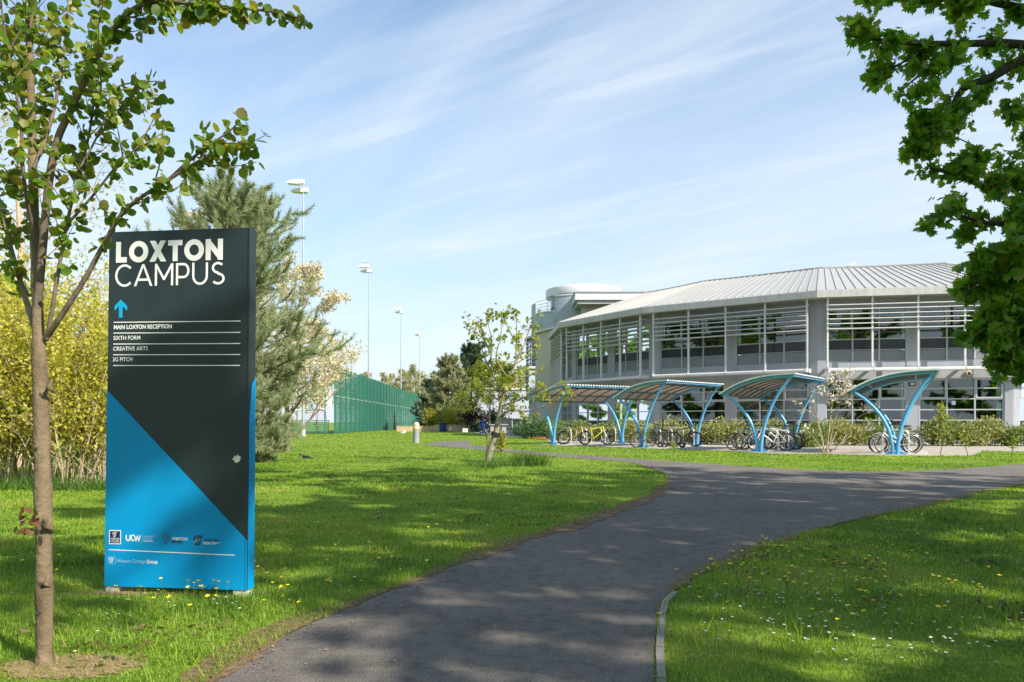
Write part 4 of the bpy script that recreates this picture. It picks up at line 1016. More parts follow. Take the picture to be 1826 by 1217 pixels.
# ---------------------------------------------------------------- bicycles
RUB = mat('black_rubber', (.015, .015, .015), .7)
BLK = mat('bike_black', (.02, .02, .022), .4)
ALU = mat('bike_alloy', (.5, .5, .5), .35, .6)
SADD = mat('bike_saddle', (.018, .018, .018), .6)
def bike(label, loc, rz, frame_m, rim_m=None, fork_m=None, style='mtb', guards=None, rack=False, basket=False, wr=.33, lean=0.0, steer=0.0, dual=False):
    t = thing('bicycle', label, 'bicycle', tuple(loc), rz, 'bicycles at the cycle stands'); t.rotation_euler = (lean, 0, rz)
    rim_m = rim_m or ALU; fork_m = fork_m or frame_m; wb_ = .525
    rx, fx = -wb_, wb_; tt = .026 if style == 'mtb' else .017
    for x in (rx, fx):
        w_ = bpy.data.objects.new('wheel', None); link(w_, t); w_.location = (x, 0, wr)
        if x == fx: w_.rotation_euler.z = steer
        m = MB(); m.torus((0, 0, 0), wr-tt, tt, (0, 1, 0), 36, 8); m.build('tyre', RUB, w_)
        m = MB(); m.torus((0, 0, 0), wr-2*tt-.008, .011, (0, 1, 0), 36, 6); m.build('rim', rim_m, w_)
        m = MB()
        for k in range(16):
            a = 2*math.pi*k/16; m.tube([(0.018*math.cos(a+.9), .028*(-1)**k, .018*math.sin(a+.9)), ((wr-2*tt)*math.cos(a), 0, (wr-2*tt)*math.sin(a))], .0022, 3, False)
        m.build('spokes', ALU, w_)
        m = MB(); m.tube([(0, -.05, 0), (0, .05, 0)], .022, 8)
        if style == 'mtb': m.lathe([(.03, .0), (.08, .0), (.08, .002)], n=16)
        m.build('hub', BLK, w_)
    BBp, ST, HT, HB = V(-.09, 0, .29), V(-.24, 0, .76), V(.33, 0, .82), V(.37, 0, .68)
    if style == 'step': HT, HB = V(.34, 0, .86), V(.375, 0, .70); ST = V(-.25, 0, .74)
    r0 = .024 if style == 'mtb' else .019
    m = MB(); m.tube([BBp, ST], .017, 8)
    if style == 'step': m.tube([HB, V(.1, 0, .45), BBp], r0, 8); m.tube([HT-V(0, 0, .05), V(.05, 0, .55), V(-.16, 0, .45)], .015, 8)
    else: m.tube([HB, BBp], r0+.004, 8); m.tube([HT, ST-V(0, 0, .05)], r0, 8)
    m.tube([HT+V(-.01, 0, .04), HB+V(.01, 0, -.04)], .026, 8)
    for s_ in (-1, 1):
        m.tube([BBp+V(0, .03*s_, 0), V(rx, .06*s_, wr)], .011, 6); m.tube([ST+V(.0, .02*s_, -.08), V(rx, .06*s_, wr)], .009, 6)
    m.build('frame', frame_m, t)
    m = MB(); m.tube([HB+V(0, 0, -.01), HB+V(.025, 0, -.07)], .022, 8)
    for s_ in (-1, 1): m.tube([HB+V(.02, 0, -.05), HB+V(.03, .055*s_, -.07), V(fx, .06*s_, wr)], [.014, .018 if style == 'mtb' else .012, .010], 7)
    m.build('fork', fork_m, t)
    hb = HT+V(-.02, 0, .12 if style != 'step' else .2)
    m = MB(); m.tube([HT, hb], .014, 6)
    if style == 'drop':
        for s_ in (-1, 1): m.tube([hb, hb+V(.02, .2*s_, 0), hb+V(.12, .21*s_, -.02), hb+V(.13, .21*s_, -.11), hb+V(.0, .21*s_, -.14)], .012, 6)
    else:
        m.tube([hb+V(-.10, -.31, .03), hb+V(-.03, -.15, .02), hb, hb+V(-.03, .15, .02), hb+V(-.10, .31, .03)], .011, 6)
    hbo = m.build('handlebar', BLK, t)
    for s_ in (-1, 1):
        g_ = MB(); g_.tube([hb+V(-.06, .2*s_, .025), hb+V(-.10, .32*s_, .03)], .017, 7); g_.build('grip', RUB, hbo)
        g_ = MB(); g_.tube([hb+V(-.04, .18*s_, .02), hb+V(.04, .26*s_, -.01)], .006, 5); g_.build('brake_lever', BLK, hbo)
    m = MB(); m.tube([ST-V(0, 0, .03), ST+V(-.04, 0, .14)], .013, 6); m.build('seat_post', ALU, t)
    sp0 = ST+V(-.04, 0, .155)
    m = MB(); pts = [(-.14, .075, 0), (-.10, .08, .012), (0, .045, .006), (.10, .02, .0), (.15, .012, -.01)]
    vs = []
    for x, hw, z in pts: vs += [sp0+V(x, -hw, z-.02), sp0+V(x, -hw*.8, z+.015), sp0+V(x, hw*.8, z+.015), sp0+V(x, hw, z-.02)]
    m.add(vs, [(i*4+j, i*4+(j+1) % 4, i*4+4+(j+1) % 4, i*4+4+j) for i in range(4) for j in range(4)]+[(3, 2, 1, 0), (16, 17, 18, 19)], True); m.build('saddle', SADD, t)
    m = MB(); m.torus(BBp+V(0, -.05, 0), .085, .008, (0, 1, 0), 20, 5); m.tube([BBp+V(0, -.06, 0), BBp+V(.10, -.075, -.13)], .011, 6); m.tube([BBp+V(0, .06, 0), BBp+V(-.10, .075, .13)], .011, 6); cr = m.build('crankset', BLK, t)
    for dx, y, dz in ((.10, -.12, -.13), (-.10, .12, .13)): m = MB(); m.box(BBp+V(dx, y, dz), (.09, .08, .02)); m.build('pedal', BLK, cr)
    m = MB(); m.tube([BBp+V(0, -.05, .085), V(rx, -.05, wr+.04)], .005, 4); m.tube([BBp+V(0, -.05, -.085), V(rx, -.05, wr-.04)], .005, 4); m.build('chain', BLK, t)
    if guards:
        for x, a0, a1 in ((rx, 20, 190), (fx, 35, 170)):
            m = MB(); P = [V(x+(wr+.022)*math.cos(R(a)), 0, wr+(wr+.022)*math.sin(R(a))) for a in np.linspace(a0, a1, 18)]
            m.add([p+V(0, -.028, 0) for p in P]+[p+V(0, .028, 0) for p in P]+[p+V(0, 0, .012) for p in P], [(i, i+1, 36+i+1, 36+i) for i in range(17)]+[(36+i, 36+i+1, 18+i+1, 18+i) for i in range(17)]); m.build('mudguard', guards, t)
    if rack:
        m = MB()
        for s_ in (-1, 1): m.tube([V(rx+.28, .06*s_, .70), V(rx-.22, .06*s_, .71)], .008, 5); m.tube([V(rx, .07*s_, wr), V(rx-.1, .06*s_, .71)], .006, 5)
        for k in range(5): m.tube([V(rx+.2-.1*k, -.06, .71), V(rx+.2-.1*k, .06, .71)], .006, 5)
        m.build('luggage_rack', BLK, t)
    return t
YEL = mat('bike_yellow', (.72, .62, .02), .35, coat=.3); OCH = mat('bike_ochre', (.50, .30, .03), .38, coat=.3)
SIL = mat('bike_silver', (.58, .59, .60), .32, .4); WHT = mat('bike_white', (.74, .74, .74), .35); SLT = mat('bike_slate', (.07, .09, .14), .35); DBL = mat('bike_dark_blue', (.02, .04, .12), .35); LBL = mat('bike_light_blue', (.22, .42, .62), .35)
def at(si, x, y): p, ex, ey, ra = frames[si]; return p+ex*x+ey*y
def flat(px, py): return G(px, py)
bike('ochre yellow mountain bike with silver forks, at the stand nearest the leaning tree', flat(1024, 794.0)+V(0, .1, 0), R(-24), OCH, BLK, SIL, 'mtb', lean=R(-6), steer=R(-20))
bike('bright yellow mountain bike under the leftmost shelter', flat(1063, 793.4)+V(0, .1, 0), R(-10), YEL, ALU, WHT, 'mtb', lean=R(4))
bike('dark blue and black bike behind the front post of the second shelter, wheels half hidden', flat(1160, 799.2)+V(0, .1, 0), R(0), DBL, BLK, BLK, 'road', lean=R(5))
bike('black mountain bike with wide bars at the back post of the shelter with the scooter', flat(1217, 797.0), R(-12), BLK, BLK, BLK, 'mtb', lean=R(6))
bike('black bike with a rear luggage rack, left end of the crowded cluster', flat(1336, 804.0), R(172), SLT, BLK, BLK, 'road', rack=True, lean=R(6))
bike('pale blue bike directly behind the front post in the crowded cluster', flat(1352, 803.2), R(-12), LBL, BLK, ALU, 'mtb', lean=R(-5))
bike('silver bike with a wheel turned towards the path, right part of the crowded cluster', flat(1375, 804.4), R(160), WHT, ALU, WHT, 'mtb', lean=R(6), steer=R(14))
bike('white framed bike behind the silver one in the crowded cluster', flat(1390, 803.3), R(176), SIL, BLK, WHT, 'road', lean=R(-4))
bike('black and yellow bike deepest in the crowded cluster', flat(1383, 801.0), R(4), BLK, BLK, YEL, 'mtb', lean=R(4))
bike('black bike with dropped bars leaning at the right of the crowded cluster', flat(1398, 802.6), R(10), BLK, BLK, BLK, 'drop', lean=R(7))
bike('dark blue bike squeezed left of the front post in the crowded cluster', flat(1344, 801.6), R(168), DBL, BLK, BLK, 'mtb', lean=R(-5), steer=R(18))
bike('black bike standing behind the second hoop, under the shelter with the scooter', flat(1180, 797.6), R(150), BLK, BLK, BLK, 'road', lean=R(5))
bike('silver city bike with white mudguards, frontmost under the rightmost shelter', flat(1598, 809.6), R(176), SIL, ALU, SIL, 'step', guards=WHT, lean=R(4))
bike('black bike with brown details, middle one under the rightmost shelter', flat(1594, 808.2), R(174), BLK, BLK, BLK, 'mtb', lean=R(-4))
bike('dark bike farthest back under the rightmost shelter', flat(1603, 807.0), R(178), SLT, ALU, BLK, 'road', lean=R(3))
sp0 = flat(1197, 799.0)
scoot = thing('electric_scooter', 'black electric scooter with an upright stem between the hoop stands', 'scooter', tuple(sp0), R(-6), None)
m = MB(); m.box((0, 0, .15), (.62, .15, .06)); m.box((.3, 0, .2), (.18, .12, .05)); m.build('deck', BLK, scoot)
m = MB(); m.tube([(-.42, 0, .14), (-.38, 0, .34), (-.33, 0, 1.08)], .026, 8); st_ = m.build('stem', BLK, scoot)
m = MB(); m.tube([(-.33, -.24, 1.10), (-.33, .24, 1.10)], .015, 7); m.build('handlebar', BLK, scoot); m = MB(); m.box((-.33, 0, 1.13), (.07, .08, .05)); m.build('display', BLK, scoot)
for x in (-.44, .44):
    m = MB(); m.torus((x, 0, .13), .09, .045, (0, 1, 0), 24, 8); m.build('wheel', RUB, scoot)
m = MB(); P = [V(.44+.16*math.cos(R(a)), 0, .13+.16*math.sin(R(a))) for a in range(20, 181, 20)]; m.tube(P, .02, 5); m.build('mudguard', BLK, scoot)
# ---------------------------------------------------------------- trees and shrubs
def barkmat(name, c, sc=14, st=(1, 1, .25), b=.5):
    return mat(name, c, .9, var=.42, scale=sc, stretch=st, bmp=b, bscale=35, spec=.15)
BARK = barkmat('bark_young', (.165, .125, .08), 10, (1, 1, .5), 1.0); BARKD = barkmat('bark_dark', (.10, .08, .065)); BARKP = barkmat('bark_pine', (.22, .14, .09)); TWIGP = barkmat('twig_pale', (.42, .32, .22)); BARKG = barkmat('bark_greygreen', (.27, .25, .17), 20)
def P3(pts): return [A(x, y, Y) for x, y, Y in pts]
def spline(P, k=4):
    out = []
    for i in range(len(P)-1):
        p0, p1, p2, p3 = P[max(i-1, 0)], P[i], P[i+1], P[min(i+2, len(P)-1)]
        for j in range(k):
            t = j/k; out.append(.5*((2*p1)+(p2-p0)*t+(2*p0-5*p1+4*p2-p3)*t*t+(3*p1-p0-3*p2+p3)*t**3))
    return out+[P[-1]]
def along(P, t):
    x = t*(len(P)-1); i = min(int(x), len(P)-2); return P[i].lerp(P[i+1], x-i), (P[i+1]-P[i]).normalized()
def loc_shift(tubes, tips, o):
    return [([p-o for p in pts], rs) for pts, rs in tubes], [(p-o, d) for p, d in tips]

# --- young heart-leaved tree in front, left
r = np.random.default_rng(21)
root = A(79, 1187, 3.28); root.z = 0
kt = thing('young_tree', 'young tree with a slim mottled trunk and round heart shaped leaves left of the sign', 'tree', tuple(root))
tr = spline(P3([(80, 1200, 3.28), (79, 1160, 3.28), (79, 1050, 3.28), (77, 900, 3.28), (74, 760, 3.29), (70, 640, 3.29), (68, 580, 3.3), (64, 470, 3.3), (60, 350, 3.31), (57, 240, 3.32), (54, 120, 3.33), (50, 0, 3.34), (46, -160, 3.36), (44, -330, 3.38)]), 5)
rad = np.interp(np.linspace(0, 1, len(tr)), [0, .06, .35, .46, .7, 1], [.043, .036, .0315, .023, .016, .008])
rad = [q*(1+.05*math.sin(i*2.1)+.05*r.normal()) for i, q in enumerate(rad)]
m = MB(); m.tube([p-root for p in tr], [float(q) for q in rad], 14)
for (x, y, s_) in ((88, 937, .02), (70, 925, .018), (84, 1040, .012), (90, 690, .012)):
    p = A(x, y, 3.25)-root; m.tube([p+V(0, .02, -.02), p+V(0, -.012, 0), p+V(0, .01, .03)], [s_*.6, s_, s_*.5], 8)
m.build('trunk', BARK, kt)
KN = mat('bark_knot', (.045, .035, .026), .95, var=.3, scale=30, bmp=.8)
m = MB()
for (x, y, s_, q) in ((84, 932, .014, 1.5), (80, 962, .011, 2.2), (76, 946, .010, 1.2), (82, 1040, .010, 1.4), (78, 1090, .013, .8), (85, 1044, .006, 1), (72, 800, .006, 1.5), (76, 704, .007, 1.2)):
    i = min(range(len(tr)), key=lambda j: abs(tr[j].z-A(x, y, 3.28).z)); c = A(x, y, 3.28); c.y = tr[i].y-rad[i]*math.sqrt(max(.1, 1-((c.x-tr[i].x)/rad[i])**2))+.002; c -= root
    vs = [c+V(math.cos(a)*s_*(.7+.5*r.random()), -.003*(.5+r.random()), math.sin(a)*s_*q*(.6+.6*r.random())) for a in np.linspace(0, 6.28, 10)[:-1]]
    m.add([c+V(0, -.005, 0)]+vs, [(0, 1+(k+1) % 9, 1+k) for k in range(9)], True)
m.build('bark_scar', KN, kt)
boughs = [
 [(66, 560, 3.30), (76, 440, 3.25), (88, 320, 3.2), (103, 248, 3.17), (125, 200, 3.14), (148, 152, 3.1), (183, 83, 3.05), (221, 31, 3.0), (262, 6, 2.97), (310, 4, 2.95), (362, 12, 2.93), (414, 14, 2.92), (483, 21, 2.9), (540, 35, 2.88)],
 [(80, 606, 3.29), (105, 570, 3.24), (150, 500, 3.2), (183, 440, 3.17), (215, 385, 3.13), (255, 350, 3.1), (300, 322, 3.06), (350, 290, 3.02), (400, 268, 3.0), (452, 264, 2.98)],
 [(64, 590, 3.3), (48, 540, 3.36), (30, 480, 3.42), (14, 420, 3.46), (4, 380, 3.5), (-15, 310, 3.55), (-25, 200, 3.6)],
 [(84, 605, 3.28), (98, 520, 3.22), (112, 440, 3.2), (128, 360, 3.2), (150, 280, 3.25), (165, 200, 3.3), (170, 110, 3.35), (178, 20, 3.4), (180, -90, 3.45)],
 [(300, 322, 3.06), (340, 285, 3.03), (380, 255, 3.0), (412, 232, 2.99), (428, 214, 2.98)],
 [(62, 420, 3.3), (48, 360, 3.22), (40, 290, 3.15), (36, 210, 3.1), (20, 120, 3.05), (5, 30, 3.0), (-5, -60, 2.98)],
 [(120, 400, 3.2), (165, 350, 3.15), (205, 300, 3.12), (240, 268, 3.1), (276, 250, 3.08)],
 [(150, 160, 3.1), (185, 165, 3.1), (225, 150, 3.1), (280, 145, 3.09)],
 [(130, 320, 3.2), (160, 270, 3.2), (190, 210, 3.2), (205, 195, 3.2), (222, 205, 3.2)],
 [(60, 300, 3.3), (90, 220, 3.35), (110, 120, 3.4), (120, 30, 3.45), (125, -80, 3.5)],
 [(57, 230, 3.32), (30, 150, 3.4), (15, 80, 3.45), (0, 0, 3.5)]]
tips = []; m = MB()
for bi, B in enumerate(boughs):
    P = spline(P3(B), 5); r0 = [.017, .012, .013, .008, .006, .008, .005, .004, .004, .008, .007][bi]
    m.tube([p-root for p in P], [r0*(1-.85*i/(len(P)-1))+.0012 for i in range(len(P))], 7)
    L = sum((q-p).length for p, q in zip(P, P[1:]))
    n_ = int(L*(75 if bi not in (2,) else 45)); t_lo = .30 if bi in (0, 1) else .18
    n_ = int(n_*(1.2 if bi in (0, 1, 4) else .8))
    for k in range(n_):
        t = t_lo+(1-t_lo)*r.random(); p, d = along(P, t)
        tips.append((p+Vector(r.normal(size=3))*.012, d))
    # short side twigs with opposite leaves
    for k in range(int(L*(9 if bi not in (1, 4) else 4))):
        t = t_lo+.05+(.8-t_lo)*r.random(); p, d = along(P, t)
        dd = (d*.5+rperp(r, d)*.8+V(0, 0, .35)).normalized(); ln = .10+.22*r.random()
        if bi == 0 and t > .62: ln *= .3
        tb_, tp_ = [], []
        grow(r, p, dd, ln, .0035, 0, dict(seg=6, trop=[.04], wob=[.10]), tb_, tp_)
        for pts, rs in tb_: m.tube([q-root for q in pts], rs, 4, caps=False)
        for q, d2 in tp_: tips += [(q, d2), (q, d2), (q+Vector(r.normal(size=3))*.01, d2)]
# twigs straight off the leader
P = tr[len(tr)//2:]
for k in range(26):
    p, d = along(P, .08+.92*r.random()); dd = (d*.5+rperp(r, d)+V(0, 0, .2)).normalized(); tb_, tp_ = [], []
    grow(r, p, dd, .12+.35*r.random(), .004, 0, dict(seg=7, trop=[.06], wob=[.10]), tb_, tp_)
    for pts, rs in tb_: m.tube([q-root for q in pts], rs, 4, caps=False)
    for q, d2 in tp_: tips += [(q, d2), (q, d2), (q+Vector(r.normal(size=3))*.012, d2)]
for B in ([(66, 935, 3.27), (50, 925, 3.2), (35, 930, 3.15)],): 
    P = P3(B); m.tube([q-root for q in P], .003, 5)
m.build('branches', barkmat('bark_branch', (.17, .13, .10), 30), kt)
pos = np.array([t[0]-root for t in tips]); D = np.array([t[1] for t in tips]); n = len(pos)
d = D*.35+r.normal(size=(n, 3))*.75+np.array([0, 0, -.45])
pos = pos+norm(d)*.012
KL = leafmat('katsura_leaf', [(.07, .14, .016), (.11, .20, .02), (.15, .235, .03), (.24, .29, .04), (.20, .17, .04)], .45, (1.7, 1.6, .55), .42, .4)
leaves('crown', pos, d, .021+.030*r.random(n)**1.2, ROUND, KL, kt, r)
lp = np.array([A(48+r.normal()*9, 925+r.normal()*16, 3.18)-root for _ in range(16)])
leaves('side_shoot_leaves', lp, r.normal(size=(16, 3))+np.array([0, 0, -.8]), .035, ROUND, leafmat('reddish_leaf', [(.16, .07, .03), (.12, .09, .03)], .35), kt, r)

def gapnoise(p, s):
    a = np.sin(p[:, 0]*5.3+s+1.6*np.sin(p[:, 1]*3.7))+np.sin(p[:, 1]*5.9+2*s+1.5*np.sin(p[:, 2]*4.1))+np.sin(p[:, 2]*5.5+3*s+1.4*np.sin(p[:, 0]*4.4))
    return a/3
# --- big maple on the right: trunk outside the frame, boughs reach in
r = np.random.default_rng(4)
mr = V(6.7, 7.4, 0); mp = thing('maple_tree', 'large dark green maple whose boughs hang into the upper right of the view', 'tree', tuple(mr))
tr = spline([mr, mr+V(-.05, 0, 1.2), mr+V(-.15, .05, 2.4), mr+V(-.1, -.1, 4), mr+V(.1, -.1, 6), mr+V(.1, 0, 8.2), mr+V(.05, 0, 10)], 4)
m = MB(); m.tube([p-mr for p in tr], list(np.interp(range(len(tr)), [0, 2, 12, len(tr)-1], [.34, .27, .2, .04])), 14); m.build('trunk', BARKD, mp)
mb_ = [
 [(2030, 260, 7.4), (1960, 170, 7.2), (1880, 125, 7.0), (1826, 108, 6.9), (1771, 137, 6.75), (1717, 159, 6.6), (1695, 202, 6.5), (1673, 224, 6.45), (1655, 246, 6.4)],
 [(2000, 150, 7.3), (1900, 95, 7.0), (1800, 78, 6.8), (1731, 78, 6.6), (1663, 78, 6.45), (1590, 74, 6.35), (1536, 66, 6.3)],
 [(2040, 120, 7.4), (1930, 40, 7.1), (1850, 20, 6.9), (1782, 7, 6.75), (1700, -10, 6.6), (1620, -5, 6.5), (1565, -2, 6.45)],
 [(1663, 78, 6.45), (1620, 105, 6.4), (1580, 130, 6.38)],
 [(1731, 78, 6.6), (1690, 110, 6.5), (1640, 135, 6.45), (1605, 165, 6.4)],
 [(2060, 330, 7.4), (1960, 330, 7.3), (1880, 325, 7.15), (1826, 330, 7.0), (1770, 340, 6.85), (1735, 325, 6.75), (1700, 312, 6.7), (1658, 300, 6.65)],
 [(1770, 340, 6.85), (1752, 300, 6.8), (1745, 268, 6.78), (1705, 245, 6.75)],
 [(1826, 330, 7.0), (1785, 310, 6.95), (1782, 285, 6.9)],
 [(2060, 420, 7.4), (1960, 420, 7.25), (1880, 405, 7.05), (1826, 400, 6.9), (1760, 398, 6.75), (1715, 385, 6.7), (1695, 378, 6.68)],
 [(2060, 500, 7.4), (1960, 500, 7.2), (1880, 480, 7.0), (1826, 470, 6.85), (1800, 472, 6.7), (1785, 488, 6.6), (1765, 496, 6.55)],
 [(2060, 560, 7.4), (1960, 570, 7.1), (1890, 555, 6.8), (1840, 550, 6.6), (1820, 552, 6.5), (1800, 562, 6.42), (1780, 574, 6.4)],
 [(2000, 560, 7.2), (1930, 580, 6.9), (1870, 595, 6.6), (1835, 610, 6.45), (1812, 622, 6.4), (1800, 634, 6.4)],
 [(2060, 420, 7.4), (1980, 380, 6.9), (1900, 350, 6.6), (1850, 380, 6.4), (1810, 430, 6.3), (1785, 445, 6.25)],
 [(1880, 325, 7.15), (1850, 280, 7.1), (1835, 230, 7.1), (1822, 195, 7.1)]]
tips = []; tubes = []
cfg = dict(seg=4, n=[0, 4, 4], t0=[0, .25, .2], ang=[0, .8, .9], lr=[0, .55, .5], trop=[-.02, .0, .02], wob=[.12, .12, .1])
for bi, B in enumerate(mb_):
    P = spline(P3(B), 4); r0 = [.06, .05, .05, .015, .018, .045, .014, .010, .04, .04, .04, .03, .035, .014, .03][bi]
    tubes.append((P, [r0*(1-.85*i/(len(P)-1))+.002 for i in range(len(P))]))
    L = sum((q-p).length for p, q in zip(P, P[1:])); dense = bi in (9, 10, 11)
    for k in range(int(L*(6.5 if not dense else 12))):
        p, d = along(P, .22+.78*r.random())
        dd = (d*.7+rperp(r, d)*.75+V(0, 0, -.10)).normalized()
        grow(r, p, dd, .09+.17*r.random(), .006, 1 if r.random() < .5 else 0, cfg, tubes, tips)
    p, d = along(P, 1.0); tips += [(p, d)]*3
rest_tips, rt = [], []
cfg2 = dict(seg=5, n=[0, 5, 5, 6], t0=[0, .2, .25, .3], ang=[0, .7, .8, .9], lr=[0, .5, .55, .6], trop=[-.02, .0, .03, .06], wob=[.12, .12, .1, .08])
for k in range(15):      # the rest of the crown, above and behind the view
    t = .30+.68*k/15; p, d = along(tr, t); az = k*2.4+.5
    dd = V(math.cos(az), math.sin(az), .35+.5*t).normalized()
    if dd.x < -.2 and t < .55: dd.z += 1.0
    grow(r, p, dd.normalized(), 3.4*(1.15-.55*t), .07*(1.2-t), 2, cfg2, rt, rest_tips)
def outside(p):
    return p.y < .3 or abs(p.x/p.y*F) > 985 or (p.z-EYE)/p.y*F > HZ+40
tubes += [q for q in rt if all(outside(p) for p in q[0])]
T2, tips2 = loc_shift(tubes, tips, mr); tubes_mesh('branches', T2, barkmat('bark_branch_dark', (.06, .05, .042), 30), mp)
ML = leafmat('maple_leaf', [(.065, .165, .02), (.10, .22, .026), (.15, .28, .032), (.23, .35, .045), (.26, .26, .05)], .5, (1.7, 1.9, .5), .45, .4)
pos, d, sz = tip_leaves(r, tips2, 5, .034, .056, .45, .75, .45); sz = sz*np.where(pos[:, 2]+mr.z < EYE+(HZ-400)/F*6.6, 1.25, 1.0); leaves('crown', pos, d, sz, MAPLE, ML, mp, r)
_, rt2 = loc_shift([], [q for q in rest_tips if outside(q[0])], mr); pos, d, sz = tip_leaves(r, rt2, 4, .14, .15, .3, .9, .3); k = gapnoise(pos, 1.0) > .14; leaves('upper_crown', pos[k], d[k], sz[k]*1.2, MAPLE, ML, mp, r)

# --- shade trees outside the frame on the sun side (their shadows fall across path and lawn)
def big_tree(label, loc, h, cr, seed, leafm, nl=2, per=3, lsz=.2, limbs=16, low=.28, gap=0):
    r = np.random.default_rng(seed); t = thing('broadleaf_tree', label, 'tree', loc); tubes, tips = [], []
    P = spline([V(0, 0, 0), V(.05, .03, h*.2), V(-.1, .1, h*.45), V(.1, 0, h*.7), V(0, 0, h*.92)], 4)
    m = MB(); m.tube(P, [h*.026*(1-.85*i/(len(P)-1)) for i in range(len(P))], 12); m.build('trunk', BARKD, t)
    for k in range(limbs):
        s_ = low+(.97-low)*k/limbs; p, d = along(P, s_); az = k*2.4+seed
        prof = math.sin(math.pi*min(1, (s_-low+.14)/(1.18-low)))**.7
        grow(r, p, V(math.cos(az), math.sin(az), .15+.7*s_).normalized(), cr*prof, h*.011*(1.2-s_), nl, cfg2, tubes, tips)
    tubes_mesh('branches', tubes, BARKD, t); pos, d, sz = tip_leaves(r, tips, per, .14, lsz, .3, .9, .2)
    if gap:
        k = gapnoise(pos, seed) > gap; pos, d, sz = pos[k], d[k], sz[k]
    leaves('crown', pos, d, sz, MAPLE if lsz > .15 else DIAM, leafm, t, r); return t
big_tree('tall broadleaf tree beyond the right edge, shading the near lawn', (10.6, -1.2, 0), 13, 4.6, 31, ML, per=5, lsz=.24, limbs=22, gap=.16)
big_tree('broadleaf tree beyond the right edge, closest to the path', (8.7, .9, 0), 10, 3.4, 36, ML, per=5, lsz=.23, limbs=16, gap=.18)
big_tree('tall broadleaf tree beyond the right edge, between two others', (12.5, 1.8, 0), 12, 3.6, 35, ML, per=5, lsz=.23, limbs=14, gap=.22)
big_tree('tall broadleaf tree beyond the right edge, shading the path', (15.5, 4.2, 0), 13, 4.4, 32, ML, per=5, lsz=.25, limbs=18, gap=.16)
for k, (x, y, h) in enumerate(((-14, -24, 13), (-4, -30, 15), (8, -26, 14), (22, -22, 15), (34, -14, 14), (-26, -14, 12), (-47, 58, 12), (-44, 66, 13), (-50, 75, 14), (-40, 50, 11), (-37, 12, 14), (-46, 3, 15), (-42, 22, 13), (-54, 12, 16), (-58, -8, 15), (-36, 32, 12), (-62, 20, 16), (-50, 30, 15))):
    big_tree('broadleaf tree out of view, mirrored in the college windows', (x, y, 0), h*(1.5 if k > 9 or k in (6, 9) else 1), h*(.46 if k > 9 or k in (6, 9) else .36), 40+k, ML, 1, 7, .6, 16, .12)['group'] = 'trees behind the viewpoint'

# --- tall yellow-green shrubs behind the sign
YL = leafmat('currant_leaf', [(.31, .37, .04), (.44, .45, .06), (.57, .53, .09), (.64, .57, .16), (.35, .40, .05), (.36, .28, .10)], .5, (1.5, 1.4, .6), .5, .3)
def stem_shrub(label, loc, h, w_, ns, seed, leafm, twm, per=4, lsz=.05, name='tall_shrub', cat='shrub', group=None, cl=DIAM, lev=1, dens=1.0, r_=.012, tmin=.12):
    r = np.random.default_rng(seed); t = thing(name, label, cat, tuple(loc), 0, group); tubes, tips = [], []
    for k in range(ns):
        az = r.random()*6.28; rr = w_*.35*r.random()
        p = V(rr*math.cos(az), rr*math.sin(az), 0); d = V(math.cos(az)*w_/h*.55*r.random(), math.sin(az)*w_/h*.55*r.random(), 1)
        c = dict(seg=7, n=[0, int(14*dens), 4], t0=[0, tmin, .25], ang=[0, .75, .6], lr=[0, .30, .35], trop=[.07, .015, .05], wob=[.14, .11, .06])
        grow(r, p, d, h*(.65+.4*r.random()), r_, lev, c, tubes, tips)
    tubes_mesh('stems', tubes, twm, t); tips = [q for q in tips if q[0].z > h*.03]
    pos, d, sz = tip_leaves(r, tips, per, .05, lsz, .4, .9, 0.0); leaves('foliage', pos, d, sz, cl, leafm, t, r); return t
sy = [(-30, 864, 3.6, 1.5, 'at the left edge of the lawn'), (40, 862, 3.4, 1.4, 'left of the slim trunk'), (118, 866, 3.6, 1.5, 'right of the slim trunk'), (182, 862, 3.3, 1.3, 'tucked against the left edge of the sign'), (250, 845, 3.0, 1.4, 'hidden behind the middle of the sign'), (-110, 855, 3.8, 1.8, 'beyond the left edge of the lawn')]
for k, (px, py, h, w_, lab) in enumerate(sy):
    stem_shrub('tall twiggy shrub with small yellow green leaves, '+lab, G(px, py), h, w_, 22, 60+k, YL, TWIGP, 4, .062, group='tall yellow green shrubs', dens=1.15)
# dry twigs at their feet
r = np.random.default_rng(70); m = MB()
for k in range(36):
    p = G(60+r.random()*125, 862+r.random()*8); m.tube([p, p+V(r.normal()*.12, r.normal()*.12, .15+.3*r.random()), p+V(r.normal()*.25, r.normal()*.2, .3+.45*r.random())], [.006, .005, .003], 3, False)
tag(m.build('dry_stems', TWIGP), 'tangle of dry beige stems at the feet of the yellow green shrubs', 'dry stems', kind='stuff')

